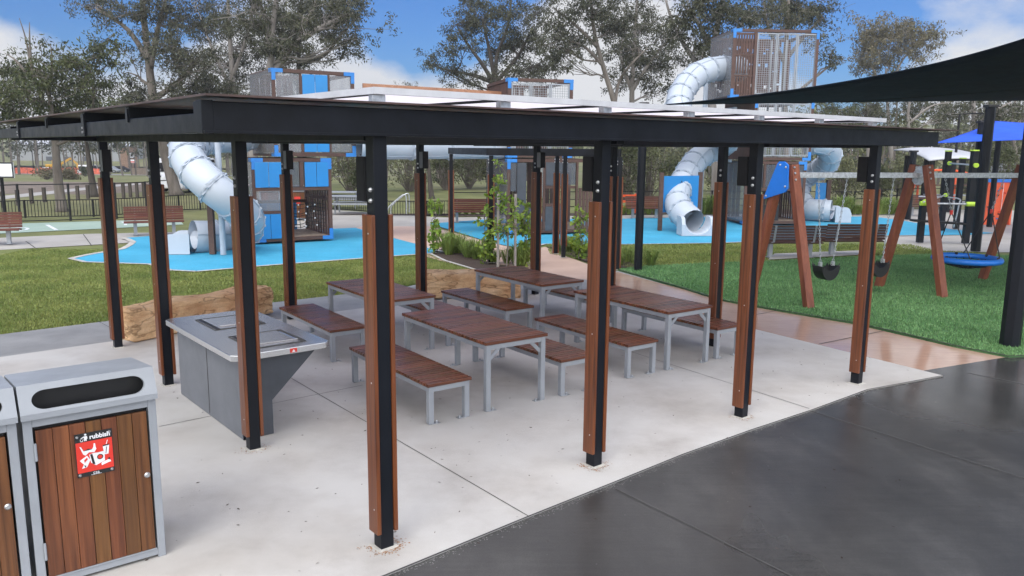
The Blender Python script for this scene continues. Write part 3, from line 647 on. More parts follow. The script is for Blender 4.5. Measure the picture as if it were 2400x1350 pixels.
# ================================================================ PLAY EQUIPMENT
def v2(p,a,x,y): return (p[0]+cos(a)*x-sin(a)*y,p[1]+sin(a)*x+cos(a)*y)
def wire_mesh(x0,x1,z0,z1,y,name,par,sp=.075,th=.011):
    fr=MB(); f=.04
    fr.span((x0,y-.02,z0),(x1,y+.02,z0+f)).span((x0,y-.02,z1-f),(x1,y+.02,z1)).span((x0,y-.02,z0+f),(x0+f,y+.02,z1-f)).span((x1-f,y-.02,z0+f),(x1,y+.02,z1-f))
    p=part(fr,name,'silver',par); g=MB(); n=int((x1-x0)/sp)
    for i in range(1,n): g.span((x0+i*(x1-x0)/n-th/2,y-.004,z0+f),(x0+i*(x1-x0)/n+th/2,y+.004,z1-f))
    n=int((z1-z0)/sp)
    for i in range(1,n): z=z0+i*(z1-z0)/n; g.span((x0+f,y-.009,z-th/2),(x1-f,y-.0042,z+th/2))
    part(g,'woven_wire','silver',p); return p
def panel2(x0,x1,z0,z1,y,m,par,name='panel',split=True):
    mb=MB()
    if split:
        c=(x0+x1)/2; mb.span((x0,y,z0),(c-.006,y+.02,z1)).span((c+.006,y,z0),(x1,y+.02,z1)); 
    else: mb.span((x0,y,z0),(x1,y+.02,z1))
    return part(mb,name,m,par,.003)
def cube(par,x,y,w,d,z0,z1,b=.10,corners=True,sl='perspex',back='slats',deck=True,right=None,open_=None):
    "open timber frame box: local origin front left; returns the frame"
    f=MB()
    for zz in (z0,z1-b):
        f.span((x,y,zz),(x+w,y+b,zz+b)).span((x,y+d-b,zz),(x+w,y+d,zz+b)).span((x,y+b,zz),(x+b,y+d-b,zz+b)).span((x+w-b,y+b,zz),(x+w,y+d-b,zz+b))
    for xx in (x,x+w-b):
        for yy in (y,y+d-b): f.span((xx,yy,z0+b),(xx+b,yy+b,z1-b))
    fr=part(f,'frame','brown',par,.004)
    if deck:
        dk=MB(); n=int((d-2*b)/.15)
        for i in range(n): dk.span((x+b,y+b+i*(d-2*b)/n+.004,z0+b-.035),(x+w-b,y+b+(i+1)*(d-2*b)/n-.004,z0+b))
        part(dk,'deck','deck',par)
    if back=='mix':
        q=MB(); n=int((w-2*b)*.92/.10)
        for i in range(n):
            xa=x+b+i*.10+.006; xb=xa+.088; zs=z0+b; rr_=random.Random(i*7+int(z0*10))
            for k in range(3):
                zz=z0+b+(z1-z0-2*b)*(k+rr_.uniform(.3,.8))/3; q.span((xa,y+d-.06,zs),(xb,y+d-.035,zz)); zs=zz+max(0,rr_.uniform(-.12,.16))
            q.span((xa,y+d-.06,zs),(xb,y+d-.035,z1-b))
        part(q,'slat_wall','brown',par)
    if back=='slats':
        q=MB(); n=int((w-2*b)/.17)
        for i in range(n):
            if i%4!=3: q.span((x+b+i*(w-2*b)/n+.012,y+d-.06,z0+b),(x+b+(i+1)*(w-2*b)/n-.012,y+d-.035,z1-b))
        part(q,'slat_wall','brown',par)
    if sl=='slats':
        q=MB(); n=int((d-2*b)/.13)
        for i in range(n): q.span((x+.03,y+b+i*(d-2*b)/n+.02,z0+b),(x+.06,y+b+(i+1)*(d-2*b)/n-.02,z1-b))
        part(q,'slat_wall','brown',par)
    elif sl=='boards':
        q=MB(); n=max(2,int((d-2*b)/.2))
        for i in range(n): q.span((x+.03,y+b+i*(d-2*b)/n+.004,z0+b),(x+.06,y+b+(i+1)*(d-2*b)/n-.004,z1-b))
        part(q,'board_wall','brown',par)
    elif sl:
        part(MB().span((x-.012,y+.02,z0+.06),(x-.002,y+d-.02,z1-.03)),'clear_panel',sl,par)
    if right=='slats':
        q=MB(); n=int((d-2*b)/.22)
        for i in range(n): q.span((x+w-.06,y+b+i*(d-2*b)/n+.05,z0+b),(x+w-.03,y+b+(i+1)*(d-2*b)/n-.05,z1-b))
        q.span((x+w-.09,y+b,(z0+z1)/2-.05),(x+w-.061,y+d-b,(z0+z1)/2+.05))
        part(q,'slat_wall','brown',par)
    if corners:
        L=.32
        for sx in (0,1):
            for sz in (0,1):
                xx=x-.004 if sx==0 else x+w+.004-L; x2=x-.004 if sx==0 else x+w+.004-b-.01
                zz=z0-.004 if sz==0 else z1+.004-b-.01; z2=z0-.004 if sz==0 else z1+.004-L
                c=MB().span((xx,y-.012,zz),(xx+L,y-.001,zz+b+.01)); 
                if sz==0: c.span((x2,y-.012,zz+b+.011),(x2+b+.01,y-.001,z2+L))
                else: c.span((x2,y-.012,z2),(x2+b+.01,y-.001,zz-.001))
                c.span((x-.012,y+.0,zz),(x-.001,y+.28,zz+b+.01)) if sx==0 else c.span((x+w+.001,y,zz),(x+w+.012,y+.28,zz+b+.01))
                part(c,'corner_bracket','bluebrk',fr)
    return fr
# ---- left tower: two offset cubes
ta=R(32); tp=G(598,573)
tl=thing('play_tower','two storey brown framed play tower with bright blue panels on the left, behind the barbecue','play tower',(tp[0],tp[1],0),ta,'play towers')
cube(tl,0,0,2.30,2.3,.05,2.42,back=None,right='slats',sl='perspex')
for x0,x1,z0,z1 in ((.08,.84,1.60,2.31),(1.50,2.20,1.60,2.31),(.08,.84,.14,.84)): panel2(x0,x1,z0,z1,-.025,'blue',tl,'blue_panel')
part(MB().span((.90,-.005,.15),(1.00,.09,2.3)),'stud','brown',tl); part(MB().span((.10,-.005,1.50),(2.2,.09,1.59)),'cross_rail','brown',tl); part(MB().span((.10,-.004,.85),(.9,.09,.93)),'cross_rail','brown',tl)
part(MB().span((1.36,-.004,1.60),(1.46,.09,2.31)),'stud','brown',tl)
part(MB().span((1.01,.03,1.60),(1.35,.04,2.31)),'window','perspexdark',tl); part(MB().span((.10,.03,.94),(.89,.04,1.49)),'window','perspex',tl)
panel2(.1,1.9,.16,1.0,2.2,'blue',tl,'back_panel'); part(MB().span((.1,2.2,1.0),(2.2,2.29,1.10)),'cross_rail','brown',tl)
rp=MB(); random.seed(2)
for k in range(7):
    z=.42+k*.11; rp.tube(spline([(1.05,.35,z),(1.45,.5+.1*sin(k),z-.05-.03*sin(k*2)),(1.85,.55,z+.02),(2.2,.35,z-.03)],4),.011,5)
for k in range(6): x=1.1+k*.19; rp.tube([(x,.45+.03*sin(k),.35),(x+.08*sin(k*3),.52,.75),(x+.03,.47,1.15)],.011,5)
part(rp,'rope_net','black',tl)
kn=MB()
for k in range(16): kn.ball((1.1+.28*(k%4)+.05*sin(k*5),.46,.42+.2*(k//4)+.03*sin(k*3)),.026,6,4)
part(kn,'rope_joint','white',tl)
ux=.66
cube(tl,ux,0,2.42,2.35,2.47,4.90,sl='perspex')
for x0,x1,m in ((.12,.78,'perspex'),(.86,1.60,'blue'),(1.68,2.32,'perspex')):
    for z0,z1 in ((3.80,4.78),(2.60,3.66)):
        (panel2(ux+x0,ux+x1,z0,z1,-.022,m,tl,'blue_panel') if m=='blue' else part(MB().span((ux+x0,.02,z0),(ux+x1,.03,z1)),'window','perspex',tl))
for x in (.79,1.61): part(MB().span((ux+x,-.004,2.58),(ux+x+.06,.08,4.79)),'stud','brown',tl)
part(MB().span((ux+.1,-.003,3.68),(ux+2.32,.08,3.78)),'cross_rail','brown',tl)
# ---- middle tower
ma=R(15); mp_=G(1188,551)
tm=thing('play_tower','low brown play tower with slate grey panels and wire mesh top, behind the pergola','play tower',(mp_[0],mp_[1],0),ma,'play towers')
cube(tm,0,0,3.1,2.9,.05,2.42,back='slats',sl='perspexdark')
for x0,x1,z0,z1 in ((.32,.62,.14,2.3),(1.28,1.86,.12,.90),(1.28,1.86,1.58,2.32),(.66,.86,.14,.95)): panel2(x0,x1,z0,z1,-.022,'darkpanel',tm,'slate_panel',False)
part(MB().span((.11,.02,1.4),(.31,.03,2.3)),'window','perspexdark',tm); part(MB().span((.88,.02,1.2),(1.24,.03,2.3)),'window','perspex',tm); part(MB().span((1.92,.02,1.6),(2.3,.03,2.3)),'window','perspexdark',tm)
for x in (1.20,1.87,2.32): part(MB().span((x,-.003,.15),(x+.07,.08,2.32)),'stud','brown',tm)
part(MB().span((1.28,-.003,.91),(1.86,.08,1.0)),'cross_rail','brown',tm); part(MB().span((1.28,-.003,1.48),(2.3,.08,1.57)),'cross_rail','brown',tm)
q=MB()
for i in range(7): q.span((1.30+i*.085,.02,1.0),(1.315+i*.085,.035,1.48))
part(q,'bars','black',tm)
q=MB()
for i in range(5): q.span((2.42+i*.125,.0,.15),(2.52+i*.125,.03,1.5))
part(q,'slat_wall','brown',tm)
cube(tm,0.0,0,2.15,2.9,2.47,4.92,sl='slats')
for i in range(3): wire_mesh(.12+i*.645,.12+(i+1)*.645-.02,2.6,4.78,.03,'mesh_panel',tm)
# ---- right tower: three storeys
ra=R(4); rp_=G(1740,527.5)
tr=thing('play_tower','tall three storey brown play tower with white wire mesh, rising behind the navy sail','play tower',(rp_[0],rp_[1],0),ra,'play towers')
cube(tr,0,0,2.32,2.2,.05,2.36,back='slats',sl='perspex',right='slats')
part(MB().span((.1,-.003,1.28),(2.2,.08,1.38)),'cross_rail','brown',tr)
for x0,x1 in ((.12,.66),(1.66,2.2)): panel2(x0,x1,1.40,2.22,-.022,'darkpanel',tr,'slate_panel',False)
part(MB().span((.70,-.003,1.38),(.78,.08,2.26)),'stud','brown',tr); part(MB().span((1.56,-.003,1.38),(1.64,.08,2.26)),'stud','brown',tr)
part(MB().span((.79,.02,1.40),(1.55,.03,2.24)),'window','perspexdark',tr)
q=MB()
for k in range(6): q.tube([(.95+.09*k,.2,1.3),(.92+.10*k,.25,.95),(.85+.12*k,.2,.75)],.012,5)
part(q,'rope_net','black',tr); part(MB().span((.78,.12,.16),(1.40,.16,.74)),'crawl_panel','black',tr)
cube(tr,.22,0,2.22,3.4,2.40,4.60,sl='boards',back=None)
for i in range(3): wire_mesh(.34+i*.675,.34+(i+1)*.675-.02,2.55,4.46,.03,'mesh_panel',tr)
cube(tr,-.74,-.03,3.18,2.6,4.64,7.05,sl='perspex',back='mix')
for i in range(3): wire_mesh(.16+i*.745,.16+(i+1)*.745-.02,4.78,6.92,.0,'mesh_panel',tr)
q=MB()
for k in range(3):
    z0=4.76+k*.73
    for i in range(7): q.span((-.64+i*.098,-.02,z0),(-.64+i*.098+.055,.02,z0+.62))
    q.span((-.64,-.018,z0+.63),(.05,.05,z0+.70))
part(q,'slat_wall','brown',tr); part(MB().span((.05,-.04,4.74),(.15,.06,6.95)),'stud','brown',tr)
part(MB().tube([(1.9,1.6,2.5),(1.9,1.6,6.9)],.04,8),'climbing_pole','silver',tr); part(MB().tube([(1.4,1.8,2.5),(1.4,1.8,6.9)],.04,8),'climbing_pole','silver',tr)
# ---- tube slides
def tube_slide(name,label,pts,r,rings,chute=None,group='tube slides',bolts=True):
    base=pts[-1]; t=thing(name,label,'slide',(0,0,0),0,group)
    sp=spline(pts,8); tb=part(MB().tube(sp,r,20,False),'tube','slide',t,smooth=True)
    acc=0; nxt=.25
    for a,b in zip(sp,sp[1:]):
        L=(b-a).length; acc+=L
        if acc>=nxt:
            nxt+=rings; d=(b-a).normalized(); x=d.orthogonal().normalized(); y=d.cross(x)
            fl=part(MB().tube([a-d*.022,a-d*.022,a+d*.022,a+d*.022],[r*.98,r+.028,r+.028,r*.98],20,False),'flange','flange',tb,smooth=False)
            if bolts:
                bm_=MB(); q0=a+d*.05; n_=36; rad=[r+(.058 if k%3==0 else .012) for k in range(n_)]
                for e_ in (q0-d*.02,q0+d*.02):
                    for k in range(n_): an=2*PI*k/n_; bm_.v.append(e_+(x*cos(an)+y*sin(an))*rad[k])
                bm_.f+=[(k,(k+1)%n_,n_+(k+1)%n_,n_+k) for k in range(n_)]
                for e_ in (0,1):
                    c_=len(bm_.v)
                    for k in range(n_): an=2*PI*k/n_; bm_.v.append((q0+d*.02*(2*e_-1))+(x*cos(an)+y*sin(an))*(r-.01))
                    bm_.f+=[(e_*n_+k,e_*n_+(k+1)%n_,c_+(k+1)%n_,c_+k) for k in range(n_)]
                part(bm_,'bolt_ring','flange',fl)
    me_=tb.data; k_=len(sp)
    for j in (3,13): part(MB().tube([me_.vertices[i*20+j].co.copy() for i in range(k_)],.022,5),'seam','flange',tb)
    return t,tb
def chute(t,p,ang,w,L,h,r):
    "open half pipe at the foot of a slide, mouth towards local -y"
    n=10; prof=[(-w/2,0),(w/2,0),(w/2,h)]+[( (r)*cos(PI*i/n), h-.02-(h-.10)*sin(PI*i/n)) for i in range(n+1)]+[(-w/2,h)]
    prof=[(w/2*1,h)]+[(r*cos(PI*i/n),h-.01-(h-.09)*sin(PI*i/n)) for i in range(n+1)]+[(-w/2,h)]
    M_=Matrix.Translation((p[0],p[1],0))@Matrix.Rotation(ang,4,'Z')
    rows=[]
    for k in range(9):
        s=k/8; y=-L*s; hh=1 if s<.62 else math.sqrt(max(0.,1-((s-.62)/.385)**2))*.5+.5
        rows.append([M_@Vector((x,y,max(.0,z*hh) if 0<i<len(prof)-1 else z*hh)) for i,(x,z) in enumerate(prof)])
    m=MB().grid(rows)
    for side in (0,-1):
        b=len(m.v); 
        for rw in rows: m.v.append(rw[side]); q=M_.inverted()@rw[side]; m.v.append(M_@Vector((q.x,q.y,0)))
        for k in range(8): m.f.append((b+2*k,b+2*k+1,b+2*k+3,b+2*k+2))
    b=len(m.v); rw=rows[-1]
    for p_ in rw: m.v.append(p_)
    for p_ in rw[::-1]: q=M_.inverted()@p_; m.v.append(M_@Vector((q.x,q.y,0)))
    k=len(rw)
    for i in range(k-1): m.f.append((b+i,b+i+1,b+2*k-2-i,b+2*k-1-i))
    return part(m,'exit_chute','slide',t)
sA,_=tube_slide('tube_slide','pale grey spiral tube slide curling down beside the blue panelled tower',[D(585,318,24.2),D(520,322,23.2),D(465,330,22.3),D(438,352,21.0),D(452,392,20.3),D(497,437,19.9),D(548,478,20.2),D(577,510,20.9),D(578,537,21.7),D(555,551,22.0),D(515,554,21.6),D(480,555,21.2),D(452,555,21.0)],.43,.62)
e=D(456,556,21.0); chute(sA,(e.x,e.y),R(-84),1.0,.74,.52,.42)
part(MB().tube([(e.x-.02,e.y,e.z-.43)]*1+[(e.x,e.y,e.z)],.01,4),'pin','flange',sA) if False else None
g0=G(523,597); part(MB().tube([(g0[0],g0[1]+.02,0),(g0[0],g0[1]+.02,3.4)],.075,12),'support_post','flange',sA,smooth=False)
part(MB().bar((g0[0],g0[1]+.06,3.2),(g0[0]-.7,g0[1]+.7,3.1),.08,.08),'bracket_arm','flange',sA)
g1=G(497,596); part(MB().span((g1[0]-.07,g1[1],0),(g1[0]+.07,g1[1]+.14,1.40)),'timber_post','brown',sA)
if 0: part(MB().span((g1[0]-.55,g1[1]-.5,0),(g1[0]-.43,g1[1]-.38,3.3)),'timber_post','brown',sA)
sM,_=tube_slide('tube_slide','long pale grey tube slide winding from the tall tower down through the blue hazard panel',[D(1738,163,31.4),D(1690,160,31.0),D(1640,172,30.4),D(1604,206,29.6),D(1590,246,28.8),D(1606,282,28.3),D(1655,300,28.6),D(1700,318,29.8),D(1700,338,30.9),D(1668,352,31),D(1632,376,30.3),D(1604,418,29.3),D(1586,462,28.3),D(1594,492,27.5),D(1622,520,26.75)],.44,.70)
e=D(1624,522,26.7); chute(sM,(e.x,e.y),R(4),1.08,.62,.62,.42)
g0=G(1640,503); part(MB().tube([(g0[0],g0[1],0),(g0[0],g0[1],5.6)],.10,12),'support_post','flange',sM)
g2=D(1722,300,31); part(MB().bar((g0[0],g0[1],4.3),(g2.x,g2.y,4.3),.1,.12).bar((g0[0],g0[1],2.35),(g2.x,g2.y+.3,2.35),.08,.10),'bracket_arm','flange',sM)
hp=thing('hazard_panel','bright blue panel with black warning triangle between two brown posts at a slide','panel',(0,0,0))
a=Vector((*G(1546,540),0)); b=Vector((*G(1636,534),0)); d=(b-a).normalized()
for q in (a,b): part(MB().span((q.x-.07,q.y-.07,0),(q.x+.07,q.y+.07,1.98)),'timber_post','brown',hp,.004); 
nn=Vector((d.y,-d.x,0)); L_=(b-a).length
Mp=Matrix((( d.x,0,nn.x,a.x),(d.y,0,nn.y,a.y),(0,1,0,0),(0,0,0,1)))
c0=L_/2
part(MB().prism([(.08,.62),(.16,.62)]+[(c0+.02-.46*cos(PI*i/10),.62+.58*sin(PI*i/10)) for i in range(11)]+[(L_-.08,.72),(L_-.08,1.86),(.08,1.86)],-.02,.02,Mp),'panel','blue',hp)
def ring(poly,wd):
    c=Vector((sum(p[0] for p in poly)/len(poly),sum(p[1] for p in poly)/len(poly))); inn=[tuple(c+(Vector(p)-c)*wd) for p in poly]; return inn
tri_=[(c0-.19,1.38),(c0+.19,1.38),(c0,1.70)]; inn=ring(tri_,.80); m=MB()
for i in range(3): j=(i+1)%3; m.prism([tri_[i],tri_[j],inn[j],inn[i]],.021,.024,Mp)
part(m,'warning_triangle','black',hp)
part(MB().prism([(c0-.07,1.445),(c0+.07,1.475),(c0+.07,1.490),(c0-.07,1.460)],.021,.024,Mp).prism([(c0-.02,1.43),(c0-.005,1.43),(c0+.015,1.53),(c0,1.53)],.021,.024,Mp),'warning_figure','black',hp)
sR,_=tube_slide('tube_slide','pale grey tube slide bending out from the right side of the tall tower',[D(1890,335,31.2),D(1928,338,31.2),D(1946,358,31.6),D(1938,384,32.3),D(1912,402,33),D(1885,420,33.4),D(1872,452,33.2),D(1888,486,32.6),D(1922,492,32.2),D(1948,494,32.0)],.42,.62)
e=D(1948,494,32.0); chute(sR,(e.x,e.y),R(88),1.0,.62,.6,.40)
g0=G(1931,515); part(MB().span((g0[0]-.08,g0[1]-.3,0),(g0[0]+.08,g0[1]-.14,1.62)),'timber_post','brown',sR)
part(MB().span((g0[0]-.5,g0[1]-.24,.66),(g0[0]-.09,g0[1]-.2,1.5)),'blue_panel','blue',sR)
tbr,tb_=tube_slide('tube_bridge','pale grey tube bridge running level between the blue tower and the middle tower',[D(842,338,24.6),D(960,338,25.2),D(1080,338,25.9),D(1196,339,26.6)],.46,1.32,group='tube slides')
ob=MB()
for k in range(24):
    s=(k+.5)/24; p=D(842+354*s,338,24.6+2*s); 
    for an in (-.75,-1.0): ob.ball((p.x,p.y-.46*cos(an),p.z+.46*sin(an)),.022,5,4)
part(ob,'bolts','black',tb_)
rb=thing('rail_bridge','orange brown timber handrail bridge high between the blue tower and the mesh topped tower','bridge')
for (ax,ay,ad),(bx,by,bd) in (((850,202,24.7),(1192,222,26.9)),((1000,219,25.9),(1180,229,27.4)),((850,208,25.6),(1190,226,27.6))):
    part(MB().bar(D(ax,ay,ad),D(bx,by,bd),.08,.17),'timber_rail','beam_wood',rb)
q=MB()
for k in range(26):
    s=k/25; p=D(850+342*s,203+20*s,24.9+2.1*s); q.tube([(p.x,p.y,p.z-1.1),(p.x,p.y,p.z-.1)],.012,5)
part(q,'balusters','galv',rb); a=D(850,290,25.2); b=D(1192,295,27.2); part(MB().bar(a,b,.7,.08),'walkway','deck',rb)
# ================================================================ PERGOLA
pg=thing('pergola','small charcoal pergola with timber clad posts and climbing vines over the pink path','pergola',(0,0,0))
random.seed(9)
PP=[G(1058,572),G(1150,615),(1.15,21.3),G(1320,603),G(1445,631)]
for i,(x,y) in enumerate(PP):
    o=post(x,y,0,2.58,par=pg,hb=(.30 if i in (1,3) else .02,2.13),wd=.13); o.rotation_euler.z=R(6)
def pbeam(a,b,nm='top_beam'): part(MB().bar((*a,2.67),(*b,2.67),.09,.17),nm,'beam',pg,.004)
pbeam((PP[0][0]-.06,PP[0][1]),(PP[2][0]+.4,PP[2][1]+.2)); pbeam((PP[1][0]-.1,PP[1][1]),(PP[4][0],PP[4][1])); pbeam((PP[0][0],PP[0][1]-.1),(PP[1][0],PP[1][1]+.05)); pbeam((PP[2][0],PP[2][1]),(PP[3][0],PP[3][1]),'cross_beam'); pbeam((PP[3][0],PP[3][1]+.05),(PP[4][0],PP[4][1]+.05),'cross_beam')
# ================================================================ SWINGS
sw=thing('swing_frame','timber A frame swing set with galvanised top beam and a blue plate, on green turf','swing set',(0,0,0))
AF=[(4.93,14.63),(7.92,15.80),(10.68,16.88)]; sd_=Vector((.50,-.866,0)); bd=Vector((2.99,1.17,0)).normalized()
for i,(x,y) in enumerate(AF):
    c=Vector((x,y,0)); off=.69
    for s in (-1,1):
        a=c+sd_*(s*off); b=c+sd_*(s*.13)+Vector((0,0,2.50))
        lg=part(MB().bar(a,b,.13,.16,bd),'leg','swing_wood',sw,.012)
        bo=MB()
        for z in (.90,.945,.985):
            p=a.lerp(b,z); 
            bo.tube([p-bd*.06+sd_*.075*1,p+sd_*.095-bd*.06],.018,8)
        part(bo,'bolts','bolt',lg)
    if i==0:
        P_=[(-.42,1.86),(.10,2.02),(.15,2.08),(.13,2.50),(.04,2.56),(-.09,2.56),(-.13,2.52)]
        Mq=Matrix(((sd_.x,0,-bd.x,c.x-bd.x*.085),(sd_.y,0,-bd.y,c.y-bd.y*.085),(0,1,0,0),(0,0,0,1)))
        pl=part(MB().prism(P_,0,.022,Mq),'blue_plate','swingblue',sw,.006)
        for (s,z) in ((-.34,1.93),(.09,2.12),(.08,2.46),(-.05,2.50)):
            p=Mq@Vector((s,z,.022)); part(MB().tube([p,p-bd*.012,p-bd*.02],[.022,.02,.01],8),'bolt','bolt',pl)
    elif i==1:
        p=c+Vector((0,0,2.32)); m=MB()
        pol=[(.17*cos(2*PI*k/8+.39),2.30+.19*sin(2*PI*k/8+.39)) for k in range(8)]
        Mq=Matrix(((sd_.x,0,-bd.x,c.x-bd.x*.03),(sd_.y,0,-bd.y,c.y-bd.y*.03),(0,1,0,0),(0,0,0,1)))
        part(MB().prism(pol,0,.02,Mq),'bracket_plate','galv',sw)
a=Vector((*AF[0],2.32))-bd*-.05; b=Vector((*AF[2],2.29))+bd*.3; beam_=part(MB().bar(a,b,.10,.10),'top_beam','galv',sw,.004)
def chain(par,a,b,n=None,name='chain'):
    a=Vector(a); b=Vector(b); L=(b-a).length; n=n or int(L/.05); m=MB(); d=(b-a)/n
    for i in range(n):
        c=a+d*(i+.5); u=d.normalized(); w_=(u.orthogonal() if i%2 else u.cross(u.orthogonal())).normalized()
        m.tube([c+u*.032*cos(2*PI*k/6)+w_*.015*sin(2*PI*k/6) for k in range(6)],.0065,4,closed=True)
    return part(m,name,'galv',par)
def on_beam(px):
    best=min((abs(px-(lambda p:1200+F*p.x/((p.y)*cos(PIT)+ (H-p.z)*sin(PIT)))(a.lerp(b,k/400))),k) for k in range(401)); return a.lerp(b,best[1]/400)
def baby_swing(label,pxl,pxr,sx,zs,g):
    pl=on_beam(pxl)-Vector((0,0,.06)); pr=on_beam(pxr)-Vector((0,0,.06)); c=(pl+pr)/2; c.z=zs
    t=thing('toddler_swing',label,'swing',tuple(c),math.atan2(bd.y,bd.x),g)
    inv=Matrix.Rotation(-math.atan2(bd.y,bd.x),4,'Z'); pl=inv@(pl-c); pr=inv@(pr-c)
    for s,p in ((-1,pl),(1,pr)):
        e=Vector((s*.15,0,.20)); chain(t,p,e); part(MB().span((s*.15-.025,-.03,.12),(s*.15+.025,.03,.2)),'shackle','bolt',t)
        part(MB().bar(p,p+Vector((0,0,.08)),.05,.05),'hanger','galv',t)
    m=MB(); n=16
    for side in (-1,1):   # bucket: a band hanging in a U with two leg holes
        P=[]
        for i in range(n+1):
            an=PI*i/n; x=.19*cos(an); z=.13-.25*sin(an); P.append([(x,side*.13,z+.0),(x,side*.13*(1.05),z+ (.16 if 2<i<n-2 else .05)*1.0)])
        m.grid(P)
    P=[[(.19*cos(PI*i/n),y,.13-.25*sin(PI*i/n)) for y in (-.13,-.05,.05,.13)] for i in range(n+1)]
    m.grid(P); sb=part(m,'bucket_seat','black',t); so_=sb.modifiers.new('solid','SOLIDIFY'); so_.thickness=.02
    return t
baby_swing('black bucket toddler swing hanging clear on chains beside the blue plated leg',1916,1984,0,.50,'swings on the timber swing set')
baby_swing('black bucket toddler swing half hidden behind the right hand shelter post',2046,2094,0,.50,'swings on the timber swing set')
pl=on_beam(2214); pr=on_beam(2352); c=(pl+pr)/2
bk=thing('basket_swing','round blue rope basket swing hanging on ropes and chains at the right','swing',(c.x,c.y,.60),math.atan2(bd.y,bd.x),'swings on the timber swing set')
part(MB().tube([(.60*cos(2*PI*k/40),.60*sin(2*PI*k/40),0) for k in range(40)],.062,10,closed=True),'rim','swingblue',bk,smooth=True)
nt_=MB()
for k in range(12):
    an=PI*k/12; nt_.tube([(.58*cos(an)*s,.58*sin(an)*s,-.02-.16*(1-s*s)) for s in (-1,-.6,-.2,.2,.6,1)],.010,4)
for r_ in (.15,.3,.45): nt_.tube([(r_*cos(2*PI*k/20),r_*sin(2*PI*k/20),-.02-.16*(1-(r_/.58)**2)) for k in range(20)],.010,4,closed=True)
part(nt_,'net','black',bk)
for k in range(18):
    an=2*PI*k/18; 
    if k%3==0: part(MB().ball((.56*cos(an),.56*sin(an),.05),.035,6,4),'rope_clamp','black',bk)
inv=Matrix.Rotation(-math.atan2(bd.y,bd.x),4,'Z')
for p in (pl,pr):
    q=inv@Vector((p.x-c.x,p.y-c.y,p.z-.66)); s=-1 if q.x<0 else 1
    mid=Vector((s*.56,0,.98)); chain(bk,q,mid); part(MB().tube([mid+Vector((0,0,.03)),mid-Vector((0,0,.06))],.03,8),'swivel','red',bk)
    rr_=MB()
    for sy in (-1,1): rr_.tube([mid,(s*.40,sy*.42,.04)],.012,5)
    part(rr_,'rope','black',bk)
# ================================================================ SHADE SAILS
def sail(label,P,sag,m,name='shade_sail',group='shade sails'):
    P=[Vector(p) for p in P]; c=sum(P,Vector())/4; n=24
    def edge(a,b,s):
        mid=(a+b)/2; off=(c-mid)*sag
        return lambda t:a.lerp(b,t)+off*(4*t*(1-t))
    e0,e1,e2,e3=edge(P[0],P[1],0),edge(P[3],P[2],0),edge(P[0],P[3],0),edge(P[1],P[2],0)
    rows=[]
    for i in range(n+1):
        u=i/n; row=[]
        for j in range(n+1):
            v=j/n
            q=e0(u)*(1-v)+e1(u)*v+e2(v)*(1-u)+e3(v)*u-(P[0]*(1-u)*(1-v)+P[1]*u*(1-v)+P[3]*(1-u)*v+P[2]*u*v); row.append(q)
        rows.append(row)
    t=thing(name,label,'shade sail',(0,0,0),0,group); o=part(MB().grid(rows),'cloth',m,t,smooth=True)
    s_=o.modifiers.new('solid','SOLIDIFY'); s_.thickness=.006
    hem=[r[0] for r in rows]+rows[-1][1:]+[r[-1] for r in rows[::-1]][1:]+rows[0][::-1][1:-1]
    part(MB().tube(hem,.012,5,closed=True),'hem',m,o)
    for k in (8,16): part(MB().tube([r[k]-Vector((0,0,.006)) for r in rows],.006,4),'seam','black',o)
    return t
def spost(label,base,top,wd=.2,cap=False):
    t=thing('sail_post',label,'post',(base[0],base[1],0),0,'black sail posts')
    part(MB().prism([(wd/2*cos(2*PI*(k+.5)/8),wd/2*sin(2*PI*(k+.5)/8)) for k in range(8)],0,top,Matrix(((1,0,0,0),(0,1,0,0),(0,0,1,0),(0,0,0,1)))),'shaft','charcoal',t)
    part(MB().box((0,0,top+.03),(wd*1.1,wd*1.1,.07)),'cap','black',t,.01); return t
e1_=D(1562,245,18.0); c1=G(1495,634)
sail('huge navy shade sail sweeping over the swings at the top right',[e1_,(7.35,11.4,4.42),(19,13.5,3.2),D(2470,235,22.3)],.16,'sailnavy')
spost('black sail post on the turf corner, left of the blue hazard panel',c1,3.72,.19)
cb=part(MB().tube([(c1[0],c1[1],3.70),tuple(e1_)],.008,5),'cable','galv',[o for o in bpy.data.objects if o.name.startswith('sail_post')][0]); cb.location=(-c1[0],-c1[1],0)
spost('thick black sail post nearest the camera at the right picture edge',G(2366,812),5.6,.27)
spost('black sail post standing behind the basket swing under the navy sail',G(2286,588),3.98,.26)
spost('black square topped sail post beside the blue sail, behind the exercise bars',G(2276,545),3.75,.28)
g=D(2345,300,30); sail('bright blue shade sail in the distance at the right',[D(2193,335,27),D(2332,284,30),D(2620,300,29),D(2570,323,25.5)],.06,'sailblue')
spost('slim dark sail post under the distant blue sail',(g.x+.1,g.y+.2),3.7,.2)
spost('black post left of the distant curved roof shelter',G(2127,514),2.75,.25)
